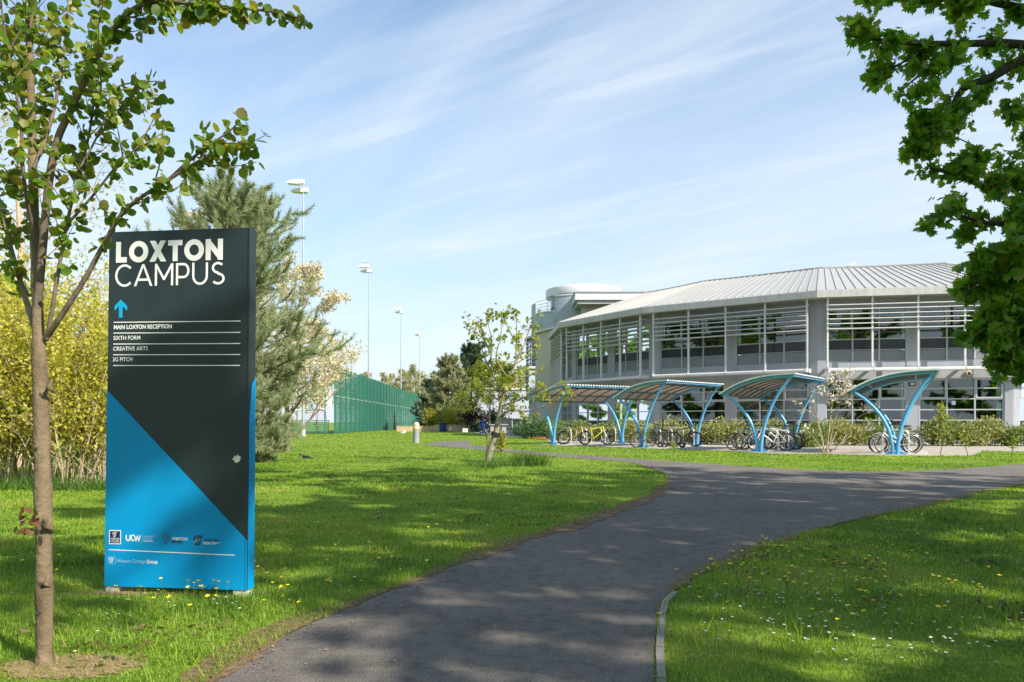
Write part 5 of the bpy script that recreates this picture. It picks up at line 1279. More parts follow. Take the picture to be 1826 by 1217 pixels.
# --- pale tree just coming into leaf, far left
def open_tree(label, loc, h, cr, seed, barkm, leafm, per=2, lsz=.07, limbs=12, low=.15, name='tree', lev=2, tmpl=DIAM, spread=.06, cfg=None, lean=0, up=.55, cat='tree', group=None, thick=.016):
    r = np.random.default_rng(seed); t = thing(name, label, cat, tuple(loc), 0, group); tubes, tips = [], []
    P = spline([V(0, 0, 0), V(lean*.3, 0, h*.25), V(lean*.5+.04*h*.2, .03, h*.5), V(lean*.55, -.03, h*.75), V(lean*.5, 0, h)], 4)
    m = MB(); m.tube(P, [h*thick*(1-.9*i/(len(P)-1)) for i in range(len(P))], 10); m.build('trunk', barkm, t)
    c = cfg or cfg2
    for k in range(limbs):
        s_ = low+(.98-low)*(k+.5)/limbs; p, d = along(P, s_); az = k*2.4+seed
        grow(r, p, V(math.cos(az), math.sin(az), up).normalized(), cr*(1.25-.85*s_)*(.8+.4*r.random()), h*thick*.45*(1.15-s_), lev, c, tubes, tips)
    tubes_mesh('branches', tubes, barkm, t)
    pos, d, sz = tip_leaves(r, tips, per, spread, lsz, .35, .9, 0); leaves('crown', pos, d, sz, tmpl, leafm, t, r); return t
BUD = leafmat('pale_bud', [(.40, .30, .18), (.48, .40, .20), (.36, .36, .10)], .4)
open_tree('pale twiggy tree just coming into leaf behind the yellow green shrubs', V(-11.4, 17.5, 0), 8.2, 3.6, 81, TWIGP, BUD, 1, .07, 16, .12, 'budding_tree', 2)
open_tree('pale twiggy tree at the left edge, farther back than its twin', V(-15.5, 20.5, 0), 9.0, 4.0, 82, TWIGP, BUD, 1, .07, 16, .12, 'budding_tree', 2)

# --- pines
PN = leafmat('pine_needle', [(.22, .28, .17), (.30, .36, .20), (.38, .42, .23), (.48, .47, .28)], .35, (1.2, 1.3, .9), .5, .3)
PN2 = leafmat('pine_needle_pale', [(.24, .29, .15), (.34, .37, .20), (.42, .42, .24), (.48, .43, .27)], .3, (1.2, 1.2, .9), .55, .25)
PND = leafmat('pine_needle_dark', [(.05, .09, .05), (.08, .13, .07), (.13, .17, .08)], .15, (1.2, 1.3, .9), .5, .3)
PCONE = leafmat('pine_cone_shoot', [(.36, .26, .13), (.28, .20, .10)], .1)
def pine(label, loc, h, cr, seed, nm, whorls=13, nbr=6, ntuft=34, nl=.12, nw=.13, low=.03, top=.95, name='pine_tree', shape=None, lev=1, cones=True, nsub=10):
    r = np.random.default_rng(seed); t = thing(name, label, 'tree', tuple(loc)); tubes, tips = [], []
    m = MB(); P = spline([V(0, 0, 0), V(.05, 0, h*.3), V(-.05, .05, h*.65), V(0, 0, h)], 5); m.tube(P, [h*.02*(1-.9*i/(len(P)-1)) for i in range(len(P))], 10); m.build('trunk', BARKP, t)
    c = dict(seg=6, n=[0, nsub, 5], t0=[0, .12, .2], ang=[0, .8, .7], lr=[0, .36, .4], trop=[.10, .05, .03], wob=[.07, .05, .05])
    for k in range(whorls):
        s_ = low+(top-low)*k/(whorls-1); p, d = along(P, s_)
        rr = cr*(shape(s_) if shape else (1.05-s_)**.75)
        for j in range(nbr):
            az = j*6.283/nbr+k*1.1+r.normal()*.25
            grow(r, p, V(math.cos(az), math.sin(az), -.05+.75*s_+.15*r.normal()).normalized(), rr*(.65+.5*r.random()), h*.0042*(1.25-s_), lev, c, tubes, tips)
    grow(r, P[-1], V(0, 0, 1), h*.06, .01, 0, c, tubes, tips)
    tubes_mesh('branches', tubes, BARKP, t)
    P0 = np.array([q[0] for q in tips]); D0 = np.array([q[1] for q in tips]); n = len(P0)
    Pn = np.repeat(P0, ntuft, 0)-np.repeat(D0, ntuft, 0)*(r.random((n*ntuft, 1))*nl*1.5); Dn = np.repeat(D0, ntuft, 0)*1.0+norm(r.normal(size=(n*ntuft, 3)))*.85
    leaves('crown', Pn, Dn, nl*(.7+.6*r.random(len(Pn))), NEEDLE, nm, t, r, wid=nw*10)
    if cones:
        k = r.random(n) < .20; leaves('new_shoots', P0[k], D0[k]+np.array([0, 0, .5]), .10, CLUMP, PCONE, t, r, wid=.5)
    return t
pine('big blue green pine directly behind the sign, branches to the ground', V((418-CX)/F*19.6, 19.6, 0), 6.75, 2.2, 91, PN, 19, 7, 24, .14, .10, nsub=13, shape=lambda s: .55+.62*math.sin(min(1, s/.62)*math.pi/2)*(1 if s < .62 else 1) - (0 if s < .62 else (s-.62)*1.9))
sh = lambda s: max(.16, 1.0-.95*max(0, s-.25)**1.35) if s > .25 else .85+.6*s
pine('pale green bushy conifer left of the blue bins', V(gz(800, 92), 92, 0), 8.3, 3.5, 92, PN2, 13, 7, 20, .30, .2, .06, .97, 'conifer', sh, cones=False)
pine('taller dark conifer behind the pale bushy one', V(gz(842, 100), 100, 0), 10.4, 4.2, 93, PND, 13, 7, 20, .32, .2, .10, .97, 'conifer', sh, cones=False)
pine('small dark conifer squeezed against the far end of the green fence', V(gz(764, 102), 102, 0), 6.3, 2.4, 94, PND, 9, 6, 16, .30, .16, .04, .97, 'conifer', sh, cones=False)

# --- blossom trees
BLO = leafmat('blossom', [(.74, .66, .52), (.80, .74, .62), (.70, .58, .40), (.42, .42, .12), (.78, .72, .58)], .35, (1.1, 1.05, .95), .6, .2)
cb = dict(seg=5, n=[0, 6, 6, 6], t0=[0, .2, .25, .3], ang=[0, .6, .7, .9], lr=[0, .5, .55, .6], trop=[.03, .03, .04, .06], wob=[.12, .12, .1, .08])
open_tree('cream blossoming tree spreading out behind the pine towards the green fence', V(gz(512, 27), 27, 0), 6.1, 2.7, 101, barkmat('bark_cherry', (.20, .14, .10)), BLO, 6, .085, 19, .05, 'blossom_tree', 2, CLUMP, .07, cb)
open_tree('tall narrow blossoming tree showing above the top edge of the sign', V(gz(345, 24), 24, 0), 7.3, 1.6, 102, MATS['bark_cherry'], BLO, 2, .08, 16, .3, 'blossom_tree', 2, CLUMP, .06, cb, up=1.2)

# --- leaning young tree in mid lawn
r = np.random.default_rng(111); Y = 19.6
yl = G(872, 825.5); yt = thing('leaning_tree', 'small leaning young tree with fresh yellow green leaves and a black tie, in mid lawn', 'tree', tuple(yl))
LP = lambda pts: [A(x, y, Y+dy)-yl for x, y, dy in pts]
tk = spline(LP([(870, 828, 0), (874, 808, 0), (881, 785, 0), (886, 765, 0), (889, 748, 0), (891, 735, 0)]), 4)
m = MB(); m.tube(tk, list(np.linspace(.105, .060, len(tk))), 12); m.build('trunk', BARKG, yt)
m = MB(); p, d = along(tk, .50); m.tube([p-d*.05, p+d*.05], .125, 12, caps=False); m.tube([p+V(.1, -.02, 0), p+V(.16, -.05, -.12), p+V(.1, -.05, -.25)], .016, 5); m.build('tie', BLK, yt)
tubes, tips = [], []
lb_ = [[(889, 748, 0), (892, 715, .1), (890, 690, .15), (878, 665, .2), (876, 630, .25), (876, 600, .3), (866, 566, .35)],
       [(890, 740, 0), (897, 705, -.1), (906, 675, -.15), (918, 650, -.2), (921, 610, -.25), (921, 560, -.3)],
       [(889, 745, 0), (910, 733, -.3), (945, 733, -.5), (975, 722, -.7), (1000, 715, -.8), (1012, 706, -.9)],
       [(892, 725, 0), (920, 716, -.3), (955, 700, -.6), (975, 690, -.8), (990, 680, -.9)],
       [(878, 665, .2), (865, 640, .4), (855, 610, .5), (843, 590, .6)], [(876, 630, .25), (860, 600, .1), (848, 575, 0), (840, 585, -.1)],
       [(906, 675, -.15), (885, 640, -.4), (893, 600, -.5), (894, 565, -.6)], [(918, 650, -.2), (935, 615, -.1), (945, 585, 0), (958, 577, .1)],
       [(921, 610, -.25), (908, 590, -.3), (902, 570, -.3)], [(918, 650, -.2), (940, 635, 0), (955, 612, .2)], [(891, 715, .1), (870, 700, .6), (855, 680, .8)], [(897, 705, -.1), (905, 690, .5), (925, 680, .8), (950, 665, 1.0)]]
c3 = dict(seg=4, n=[0, 3], t0=[0, .3], ang=[0, .7], lr=[0, .5], trop=[.08, .06], wob=[.15, .12])
for bi, B in enumerate(lb_):
    P = spline([A(x, y, Y+dy) for x, y, dy in B], 4); tubes.append(([p-yl for p in P], [(.035 if bi < 2 else .022)*(1-.85*i/(len(P)-1))+.003 for i in range(len(P))]))
    L = sum((q-p).length for p, q in zip(P, P[1:]))
    for k in range(int(L*7)):
        p, d = along(P, .2+.8*r.random()); dd = (d*.6+rperp(r, d)+V(0, 0, .3)).normalized()
        tb_, tp_ = [], []; grow(r, p, dd, .14+.24*r.random(), .005, 1, c3, tb_, tp_); a_, b_ = loc_shift(tb_, tp_, yl); tubes += a_; tips += b_
tubes_mesh('branches', tubes, barkmat('bark_branch_grey', (.25, .20, .13), 20), yt)
FL = leafmat('fresh_leaf', [(.15, .21, .02), (.22, .28, .03), (.30, .33, .04), (.36, .36, .07)], .45, (1.4, 1.4, .6), .5, .3)
tips = [q for q in tips if r.random() < .7]; pos, d, sz = tip_leaves(r, tips, 1, .04, .072, .4, .9, .1); leaves('crown', pos, d, sz, MAPLE, FL, yt, r)
# long grass and weeds round its foot
r = np.random.default_rng(112)
def tuft(name, label, cat, c, rx, ry, n, h, m_, wd=.012, lean=.5):
    a = r.random(n)*6.28; q = np.sqrt(r.random(n)); x = q*np.cos(a)*rx; y = q*np.sin(a)*ry
    b = np.stack([x, y, np.zeros(n)], 1); dirs = np.stack([r.normal(size=n)*lean, r.normal(size=n)*lean, np.ones(n)], 1)
    o = leaves(name, b, dirs, h*(.4+.8*r.random(n)), NEEDLE, m_, None, r, wid=wd/h*10); o.location = c; return tag(o, label, cat)
TG = leafmat('long_grass', [(.04, .10, .012), (.06, .14, .018), (.10, .18, .03)], .3, (1.4, 1.5, .8), .5, .3)
tuft('grass_clump', 'dark clump of long grass at the foot of the leaning tree', 'grass clump', G(905, 832), 1.1, .45, 700, .34, TG)
tuft('grass_clump', 'tall blade like clump of grass right of the leaning tree', 'grass clump', G(945, 831), .42, .3, 420, .42, TG, .016, .4)
tuft('weed_patch', 'low straggly weed patch left of the leaning trunk', 'weeds', G(866, 836), .35, .2, 160, .2, TG, .012, .8)
def bush(name, label, c, rx, ry, rz, n, m_, sz=.07, seed=1, tmpl=DIAM, group=None, stems=14, cat='shrub', lumps=9, core=.35, barkm=None):
    r = np.random.default_rng(seed); t = thing(name, label, cat, tuple(c), 0, group)
    lc = norm(r.normal(size=(lumps, 3)))*.55*r.random((lumps, 1))**.4; lc[:, 2] = np.abs(lc[:, 2])*.9
    lr_ = .38+.25*r.random(lumps); k = r.integers(0, lumps, n)
    v = norm(r.normal(size=(n, 3)))*(r.random((n, 1))**core)
    p = lc[k]+v*lr_[k][:, None]
    pos = p*np.array([rx, ry, rz])*1.05+np.array([0, 0, rz*.42]); ok = pos[:, 2] > .02; pos = pos[ok]; v = v[ok]
    leaves('foliage', pos, v*.8+r.normal(size=v.shape)*.6+np.array([0, 0, .45]), sz*(.6+.8*r.random(len(pos))), tmpl, m_, t, r)
    m = MB()
    for j in range(stems):
        a = r.random()*6.28; q = .15+.5*r.random(); m.tube([V(.1*rx*math.cos(a), .1*ry*math.sin(a), 0), V(q*.6*rx*math.cos(a), q*.6*ry*math.sin(a), rz*.45), V(q*rx*math.cos(a), q*ry*math.sin(a), rz*(.7+.4*r.random()))], [.02, .014, .006], 4, False)
    m.build('stems', barkm or BARKD, t); return t
YB = leafmat('golden_leaf', [(.30, .30, .03), (.40, .38, .05), (.24, .27, .03)], .4, (1.4, 1.3, .6))
HG = leafmat('hedge_green', [(.09, .15, .045), (.14, .20, .055), (.20, .26, .07), (.27, .32, .10)], .3, (1.4, 1.4, .7))
HP = leafmat('hedge_pale', [(.22, .27, .08), (.30, .34, .11), (.38, .39, .15), (.40, .35, .18), (.18, .24, .06)], .35, (1.3, 1.3, .7))
HD = leafmat('hedge_dark', [(.045, .10, .045), (.07, .14, .055), (.11, .19, .07)], .25, (1.4, 1.5, .8))
PUR = leafmat('purple_leaf', [(.05, .022, .022), (.08, .035, .03), (.04, .03, .02)], .25, (1.4, 1.0, .8))
bush('small_bush', 'small bright yellow leaved bush just right of the leaning trunk', G(895, 806), .27, .22, .62, 420, YB, .075, 121)
stem_shrub('thin leafless sapling standing left of the leaning trunk', G(868, 815), 1.1, .5, 3, 122, BUD, BARKD, 1, .05, 'sapling', 'sapling', dens=.4)
bush('planter_bush', 'rounded yellow green bush at the left end of the brick planter', (gz(768, 85), 85.6, 0), 1.25, 1.0, 1.9, 1500, YB, .16, 123)
bush('planter_bush', 'loose yellow green bush behind the right part of the planter', (gz(808, 84), 84.4, 0), 1.5, 1.0, 2.3, 1600, YB, .16, 124)
bush('green_bush', 'dull green bush between the two planter bushes', (gz(790, 86), 87, 0), 1.2, .9, 2.4, 1200, HG, .2, 125)
bush('purple_hedge', 'dark purple brown hedge left of the taller blue bin', (gz(842, 82), 82.5, 0), 1.9, .8, 2.8, 2600, PUR, .17, 126)
bush('green_bush', 'dark green bush behind the games table', (gz(878, 84), 85, 0), 2.2, 1.0, 2.0, 2000, HD, .2, 127)
bush('ivy_bush', 'low dark ground bush under the purple hedge', (gz(848, 80), 80.5, 0), 1.4, .6, .9, 800, HD, .14, 128)
open_tree('light green spring tree behind the leaning tree, before the white building', V(gz(872, 72), 74, 0), 6.2, 3.0, 129, BARKD, FL, 3, .17, 15, .2, 'spring_tree', 2, DIAM, .12, cb)
# distant trees beyond the pitch
FAR = leafmat('far_leaf', [(.30, .32, .14), (.40, .38, .18), (.44, .37, .21), (.26, .28, .13)], .3, (1.2, 1.2, .9))
FARB = barkmat('bark_far', (.34, .28, .21))
fx = [(500, 225, 15, 'bare brownish'), (530, 185, 14, 'pale green'), (566, 215, 14, 'brownish'), (612, 230, 15.5, 'pale olive'), (648, 200, 13, 'thin twiggy'), (682, 205, 12.5, 'yellowish'), (704, 215, 13.5, 'pale olive'), (724, 190, 12.5, 'upright yellow green'), (741, 180, 13, 'tall pale'), (757, 230, 13, 'bare brownish'), (905, 150, 11, 'pale beige'), (930, 165, 12, 'hazy yellow green'), (470, 210, 14, 'greyish'), (440, 200, 14, 'hazy'), (-30, 95, 13, 'hazy'), (60, 110, 12, 'pale'), (150, 100, 10, 'pale green')]
plc = ['half hidden by the cream blossom', 'seen through the start of the fence', 'behind the near fence panels', 'behind the second floodlight mast', 'left of the third mast', 'left of the third mast, lower', 'between the third and fourth masts, left', 'between the third and fourth masts, broader', 'just left of the fourth mast', 'just right of the fourth mast', 'left of the white building roof', 'above the white building roof', 'behind the pine, left', 'behind the pine, far left', 'at the left edge behind the shrubs', 'behind the slim trunk', 'behind the shrubs beside the sign']
for k, (px, Y, h, a) in enumerate(fx):
    open_tree(f'{a} distant tree beyond the pitch, {plc[k]}', V(gz(px, Y), Y, 0), h, h*.33, 140+k, FARB, FAR, 2, .34 if Y > 140 else .2, 12, .15, 'distant_tree', 2, DIAM, .25, cb, up=1.0, group='distant trees')
# hedge shrubs along the college wall
hs = [(938, 776, 50, 1.35, 1.25, HD, 'dark green rounded shrub'), (958, 779, 48.5, 1.3, 1.35, HD, 'dark green rounded shrub'), (978, 781, 47, 1.2, 1.25, HD, 'dark green rounded shrub'), (1000, 783, 45, 1.2, 1.2, HG, 'mid green shrub'), (1030, 785, 43, 1.2, 1.15, HG, 'mid green shrub'), (1060, 786, 42, 1.2, 1.15, HP, 'pale green shrub'), (1092, 787, 41, 1.15, 1.15, HG, 'mid green shrub'), (1125, 788, 39.5, 1.15, 1.1, HP, 'pale green shrub'), (1160, 789, 38, 1.1, 1.1, HP, 'pale green shrub'), (1196, 790, 37, 1.1, 1.1, HP, 'pale green shrub'), (1232, 791, 36.2, 1.05, 1.1, HP, 'pale green shrub'), (1266, 792, 35.5, 1.05, 1.1, HP, 'pale yellowish shrub'), (1300, 793, 34.8, 1.0, 1.1, HP, 'pale yellowish shrub'), (1335, 793, 35.5, 1.0, 1.1, HG, 'mid green shrub'), (1372, 793, 35.5, 1.05, 1.1, HP, 'pale green shrub'), (1428, 799, 31.5, .85, 1.15, HG, 'full green shrub'), (1452, 798, 32.5, .85, 1.1, HG, 'full green shrub'), (1492, 795, 34, 1.0, 1.05, HP, 'pale green shrub'), (1525, 795, 34, 1.0, 1.1, HP, 'pale green shrub'), (1560, 795, 34, 1.0, 1.1, HG, 'mid green shrub'), (1600, 795, 34, 1.0, 1.05, HP, 'pale green shrub'), (1664, 796, 33.4, .95, 1.15, HP, 'loose pale shrub'), (1698, 796, 33.2, .95, 1.2, HG, 'mid green shrub'), (1732, 796, 33, .95, 1.15, HP, 'loose pale shrub'), (1768, 796, 33, 1.0, 1.2, HP, 'loose pale shrub'), (1806, 796, 33, 1.0, 1.15, HG, 'mid green shrub'), (1845, 796, 33, 1.0, 1.1, HP, 'loose pale shrub')]
wh = ['at the left end of the hedge', 'second from the left end of the hedge', 'third from the left end of the hedge', 'left of the leftmost shelter', 'behind the ochre bike', 'behind the yellow bike', 'right of the yellow bike', 'behind the gap between the two left shelters', 'left behind the scooter', 'behind the scooter', 'right behind the scooter', 'left of the crowded bikes', 'just left of the luggage rack bike', 'behind the left of the crowded bikes', 'behind the right of the crowded bikes', 'right of the crowded bikes', 'left of the blossom shrub', 'right of the blossom shrub', 'between blossom shrub and rightmost shelter', 'left behind the rightmost shelter', 'behind the rightmost shelter', 'right of the rightmost shelter', 'two along from the rightmost shelter', 'behind the thin saplings', 'right of the thin saplings', 'second from the right edge', 'at the right edge']
for k, (px, py, Y, rr, h, m_, nm) in enumerate(hs):
    bush('hedge_shrub', f'{nm} by the college, {wh[k]}', (gz(px, Y), Y, 0), rr*1.1, .85, h*(.62+.26*((k*7) % 5)/4), 2400, m_, .095, 200+k, group='hedge shrubs along the college', lumps=13, stems=8)
# loose upright sprays sticking out of the hedge
# white blossom shrub and thin saplings on the strip
r = np.random.default_rng(301); wY = 25.2; wl = G(1472, 809); ws = thing('blossom_shrub', 'small multi stemmed shrub with white pink blossom between the two right shelters', 'shrub', tuple(wl))
wb_ = [[(1470, 810, 0), (1466, 780, 0), (1455, 745, .1), (1435, 730, .2), (1418, 715, .2)], [(1472, 810, 0), (1462, 770, -.1), (1452, 720, -.15), (1458, 690, -.2), (1461, 702, -.2)], [(1474, 810, 0), (1478, 770, 0), (1484, 720, 0), (1487, 690, .1), (1486, 672, .1)], [(1476, 810, 0), (1486, 760, 0), (1500, 715, 0), (1508, 680, .1), (1509, 668, .1)],
       [(1478, 810, 0), (1500, 790, -.1), (1530, 770, -.2), (1545, 765, -.2), (1552, 760, -.2)], [(1476, 805, 0), (1495, 765, .1), (1520, 730, .2), (1540, 728, .3)], [(1470, 808, 0), (1450, 780, -.1), (1432, 760, -.2)], [(1478, 770, 0), (1490, 735, .2), (1500, 700, .2), (1512, 690, .2)], [(1484, 740, 0), (1476, 710, .2), (1470, 700, .2)], [(1500, 715, 0), (1512, 725, -.2), (1518, 715, -.2)], [(1500, 790, -.1), (1530, 745, 0), (1555, 735, 0), (1560, 728, 0)]]
tubes, tips = [], []
for bi, B in enumerate(wb_):
    P = spline([A(x, y, wY+dy) for x, y, dy in B], 4); tubes.append(([p-wl for p in P], [.022*(1-.8*i/(len(P)-1)) for i in range(len(P))]))
    for k in range(30):
        p, d = along(P, .42+.58*r.random()**.8); tb_, tp_ = [], []
        if bi in (2, 3, 7) or k < 6: grow(r, p, (d*.6+rperp(r, d)).normalized(), .10+.16*r.random(), .005, 0, dict(seg=3, trop=[.05], wob=[.2]), tb_, tp_)
        a_, b_ = loc_shift(tb_, tp_, wl); tubes += a_; tips += b_[1:]
tubes_mesh('stems', tubes, barkmat('bark_beige', (.36, .28, .20), 20), ws)
WBL = leafmat('white_blossom', [(.80, .74, .70), (.82, .78, .74), (.76, .62, .58), (.80, .75, .72)], .3, (1.05, 1.0, 1.0), .6, .2)
pos, d, sz = tip_leaves(r, tips, 2, .030, .095, .35, .9, 0); leaves('blossom', pos, d, sz, CLUMP, WBL, ws, r)
pos, d, sz = tip_leaves(r, tips, 1, .05, .07, .3, .9, 0); leaves('foliage', pos, d, sz, DIAM, FL, ws, r)
for k, (px, py, Y, h, lab) in enumerate(((1206, 809, 27.3, .45, 'tiny leafy sapling on the grass strip before the scooter'), (1152, 801, 29.8, .95, 'thin leafy sapling by the front post of the second shelter'), (1679, 815, 23.8, 1.35, 'thin tall sapling with few leaves right of the rightmost shelter'), (1727, 816, 23.6, .85, 'short leafy sapling, middle one of three on the right strip'), (1800, 815, 23.9, .75, 'thin sapling on the strip near the right edge'))):
    stem_shrub(lab, G(px, py), h, .22, 1, 310+k, FL, BARKD, 2, .05, 'sapling', 'sapling', dens=.7, tmin=.3)
bush('hedge_sprig', 'taller yellow green sprig rising above the hedge right of the wall light', (gz(1677, 33), 33, .9), .35, .3, .85, 130, FL, .12, 330, stems=3)
bush('dark_bush', 'small dark green bush at the foot of the big pine', G(497, 806)*1.0, .35, .35, .6, 600, HD, .07, 331)
tuft('grass_clump', 'taller rough grass along the foot of the yellow green shrubs', 'grass clump', G(110, 873), 1.9, .35, 1500, .28, TG)
tuft('orange_flowers', 'few orange flowers under the dark hedge end', 'flowers', G(965, 783.5), .8, .3, 60, .2, leafmat('orange_petal', [(.6, .16, .02), (.5, .2, .03)], .2), .06)

# ---------------------------------------------------------------- lawn flowers
r = np.random.default_rng(400)
YF = mat('buttercup_yellow', (.80, .62, .02), .35, var=.1); WF = mat('daisy_white', (.80, .79, .76), .6, var=.04); DF = mat('daisy_eye', (.7, .5, .05), .6); STM = mat('flower_stem', (.10, .17, .03), .6)
def flower_bm(kind, h, s):
    m = MB(); m.mi = 1; m.tube([V(0, 0, 0), V(.1*h, 0, h*.6), V(.12*h, 0, h)], .0016, 3, False); c = V(.12*h, 0, h); m.mi = 0
    if kind == 'b':
        for k in range(5):
            a = k*1.2566; u, v = V(math.cos(a), math.sin(a), 0), V(-math.sin(a), math.cos(a), 0)
            m.add([c, c+u*s*.6-v*s*.45+V(0, 0, s*.45), c+u*s+V(0, 0, s*.75), c+u*s*.6+v*s*.45+V(0, 0, s*.45)], [(0, 1, 2, 3)])
    else:
        for k in range(9):
            a = k*.698; u, v = V(math.cos(a), math.sin(a), 0), V(-math.sin(a), math.cos(a), 0)
            m.add([c, c+u*s*.7-v*s*.22+V(0, 0, s*.12), c+u*s+V(0, 0, s*.15), c+u*s*.7+v*s*.22+V(0, 0, s*.12)], [(0, 1, 2, 3)])
        m.mi = 2; m.lathe([(s*.32, .001), (s*.2, s*.2), (0, s*.25)], c, 7)
    return m
def patches(n, pts):
    X = []
    for px, py, sx, sy_, k in pts:
        g_ = G(px, py); X += [(g_.x+r.normal()*sx, g_.y+r.normal()*sy_) for _ in range(k)]
    X = np.array(X); ok = ~pip(X[:, 0], X[:, 1], path_poly)
    for q in (pave_poly, yard_poly): ok &= ~pip(X[:, 0], X[:, 1], q)
    X = X[ok & (X[:, 1] > 2.2)]; return X
BUT = patches(0, [(1480, 1010, .75, .7, 90), (1400, 1030, .35, .25, 25), (1560, 1060, .8, .5, 45), (1640, 920, 1.6, 1.2, 50), (1380, 1070, .3, .2, 16), (1700, 1100, .6, .4, 25), (1560, 930, .9, .5, 30), (560, 950, 1.0, .9, 70), (700, 960, 1.2, 1.2, 30), (480, 1080, .35, .2, 14), (350, 1075, .5, .15, 22), (1150, 850, .8, .6, 40), (860, 870, 2.5, 1.5, 50), (1060, 830, 1.6, 1.2, 40), (150, 1020, .6, .5, 15), (500, 1030, .4, .4, 12)])
DAI = patches(0, [(1560, 1060, .9, .55, 110), (1700, 960, 1.6, 1.2, 110), (1500, 1130, .6, .25, 70), (1650, 1160, .5, .2, 60), (1350, 1090, .4, .3, 30), (1400, 1000, .8, .5, 40), (600, 1010, .9, .7, 55), (350, 1085, .6, .15, 30), (700, 950, 1.3, 1.2, 40), (1200, 960, .2, .4, 6), (1600, 825, 3, 1.2, 60), (900, 880, 3, 2.5, 50), (200, 1100, .6, .3, 16)])
FAR_Y = patches(0, [(800, 781, 7, 3.5, 300), (640, 785, 5, 4, 120), (900, 792, 3, 1.5, 90), (960, 795, 2.5, 1, 60), (1400, 822, 6, 1.3, 60), (760, 800, 4, 2.5, 90), (1700, 822, 5, 1, 40)])
def scatter(name, X, kind, h, s, mats, lab, cat, grp):
    X = X[np.argsort(X[:, 1])]; base = [flower_bm(kind, h*q, s*w_).build(name, mats) for q, w_ in ((1, 1), (1.35, .9), (.75, 1.1), (1.15, 1.2))]
    for i, (x, y) in enumerate(X[:300]):
        o = base[i] if i < 4 else base[i % 4].copy()
        if i >= 4: C.objects.link(o)
        o.location = (x, y, 0); o.rotation_euler = (r.normal()*.15, r.normal()*.15, r.random()*6.28); tag(o, lab, cat, grp)
    if len(X) > 300:
        bm_ = MB()
        for x, y in X[300:]:
            q = flower_bm(kind, h*(.8+.5*r.random()), s*1.1); o_ = len(bm_.v); bm_.v += [(p[0]+x, p[1]+y, p[2]) for p in q.v]; bm_.f += [[i+o_ for i in f] for f in q.f]; bm_.m += q.m; bm_.sm += q.sm
        tag(bm_.build(name, mats), lab+', the smaller ones', cat, grp, 'stuff')
scatter('buttercup', BUT, 'b', .09, .013, [YF, STM], 'yellow buttercup standing in the lawn grass', 'buttercup', 'buttercups in the lawn')
scatter('daisy', DAI, 'd', .055, .0075, [WF, STM, DF], 'small white daisy in the lawn grass', 'daisy', 'daisies in the lawn')
bm_ = MB()
for x, y in FAR_Y:
    q = flower_bm('b', .12, .030); o_ = len(bm_.v); bm_.v += [(p[0]+x, p[1]+y, p[2]) for p in q.v]; bm_.f += [[i+o_ for i in f] for f in q.f]; bm_.m += q.m; bm_.sm += q.sm
tag(bm_.build('dandelions', [YF, STM]), 'haze of tiny yellow dandelions over the far sunlit lawn', 'dandelions', kind='stuff')
# fallen leaves and bits on path and soil edge
bits = [(x, y) for x, y in zip(r.random(2600)*7-2.4, 2.4+8*r.random(2600)**1.5)]
X = np.array(bits); X = X[pip(X[:, 0], X[:, 1], path_poly)]
edge = np.array([(p.x+r.normal()*.07+.05, p.y+r.normal()*.07) for p in [le[i] for i in r.integers(2, 50, 700)]])
X = np.concatenate([X, edge]); n = len(X)
o = leaves('leaf_litter', np.c_[X, np.full(n, .016)], np.c_[r.normal(size=(n, 2)), r.normal(size=n)*.15], .006+.018*r.random(n)**2, DIAM, leafmat('litter_leaf', [(.30, .18, .08), (.22, .12, .06), (.40, .30, .16), (.14, .09, .05)], .2, (1.2, 1, .8), .8, .1), None, r, nrm=np.tile([0, 0, 1.], (n, 1))+r.normal(size=(n, 3))*.25)
tag(o, 'small dry brown bits scattered along the path edge', 'leaf litter', kind='stuff')

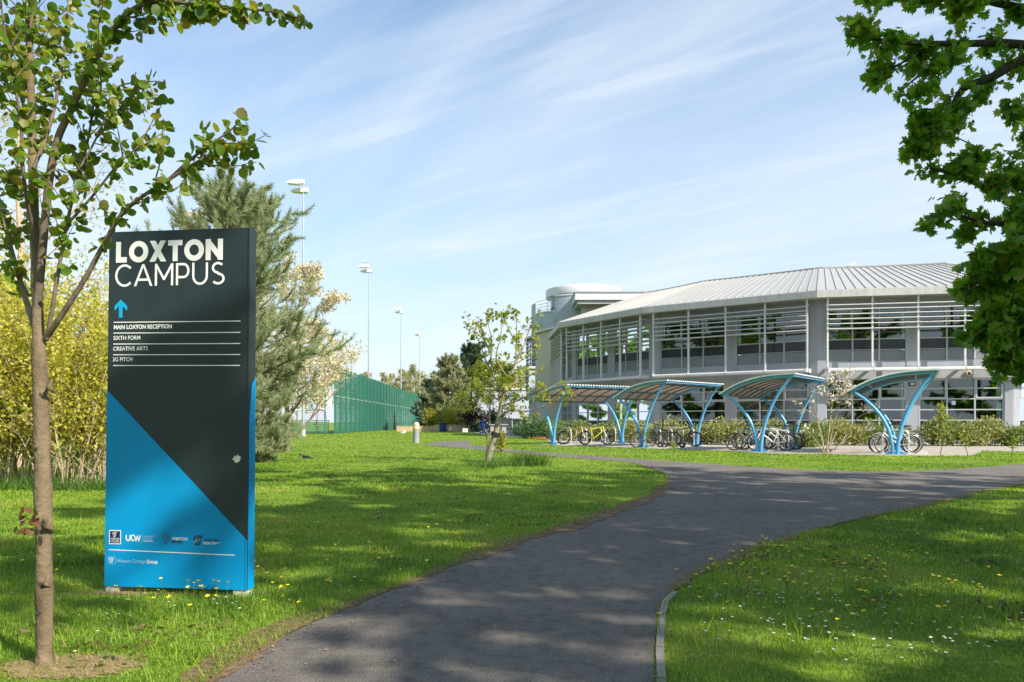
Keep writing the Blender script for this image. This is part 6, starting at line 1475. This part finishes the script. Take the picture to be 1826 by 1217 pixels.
# straw coloured mown patches round the trunk and under the sign
STRAW = mat('straw_soil', (.26, .19, .10), .95, var=.35, scale=30, bmp=.8, bscale=60, spec=.1)
SG = leafmat('straw_blades', [(.32, .25, .11), (.42, .34, .17), (.24, .18, .08), (.18, .24, .05)], .25, (1.2, 1.1, .8), .7, .1)
for k, (c, rx, ry, n) in enumerate(((G(125, 1190), .30, .17, 1500), (G(310, 1058), .62, .06, 700), (G(1330, 992), .35, .14, 500))):
    mb = MB(); N = 40; mb.add([V(c.x+math.cos(6.283*i/N)*rx*(.75+.35*r.random()), c.y+math.sin(6.283*i/N)*ry*(.75+.35*r.random()), .005) for i in range(N)], [tuple(range(N))])
    tag(mb.build('soil_patch', STRAW), kind='structure')
    a = r.random(n)*6.28; q = np.sqrt(r.random(n))*1.1; P_ = np.stack([c.x+q*np.cos(a)*rx, c.y+q*np.sin(a)*ry, np.zeros(n)], 1)
    o = leaves('dry_grass', P_, np.stack([r.normal(size=n), r.normal(size=n), .35+.5*r.random(n)], 1), .02+.03*r.random(n), NEEDLE, SG, None, r, wid=.9)
    tag(o, ['dry straw coloured grass round the foot of the slim trunk', 'dry straw coloured grass under the sign', 'dry straw coloured grass at the right path edge'][k], 'dry grass', kind='stuff')

# brown clover-like weeds scattered in the lawn
r = np.random.default_rng(500)
WX = patches(0, [(1040, 930, .5, .4, 9), (900, 900, 1.5, 1.2, 10), (600, 900, 1.5, 1.5, 10), (500, 860, 1.2, 1.2, 8), (750, 850, 2.5, 2, 14), (1500, 1000, 1.2, .8, 14), (1700, 1050, .8, .6, 10), (300, 1150, .6, .2, 6), (640, 826, 2, .8, 8)])
P_ = np.concatenate([np.c_[np.full(26, x), np.full(26, y), np.zeros(26)]+r.normal(size=(26, 3))*[.10, .07, 0]+[0, 0, .03] for x, y in WX]); n = len(P_)
o = leaves('clover', P_, np.c_[r.normal(size=(n, 2)), .3*r.random(n)], .018+.022*r.random(n), DIAM, leafmat('clover_leaf', [(.16, .09, .05), (.12, .10, .03), (.10, .16, .03), (.22, .13, .07)], .25, (1.2, 1.1, .8)), None, r)
tag(o, 'small brownish patches of clover in the lawn', 'clover', kind='stuff')
# broad pale blades of taller tufts standing out of the near lawn
X, Y_ = lawn_points(9000, 2.4, 12); keep = vnoise(X, Y_, .45, 15) > .66; X, Y_ = X[keep], Y_[keep]; n = len(X)
o = leaves('tall_grass', np.c_[X, Y_, np.zeros(n)], np.c_[r.normal(size=(n, 2))*.45, np.ones(n)], .05+.09*r.random(n), NEEDLE, GRASSM[0], None, r, wid=.55)
tag(o, 'taller grass tufts standing above the mown lawn', 'grass', kind='stuff')
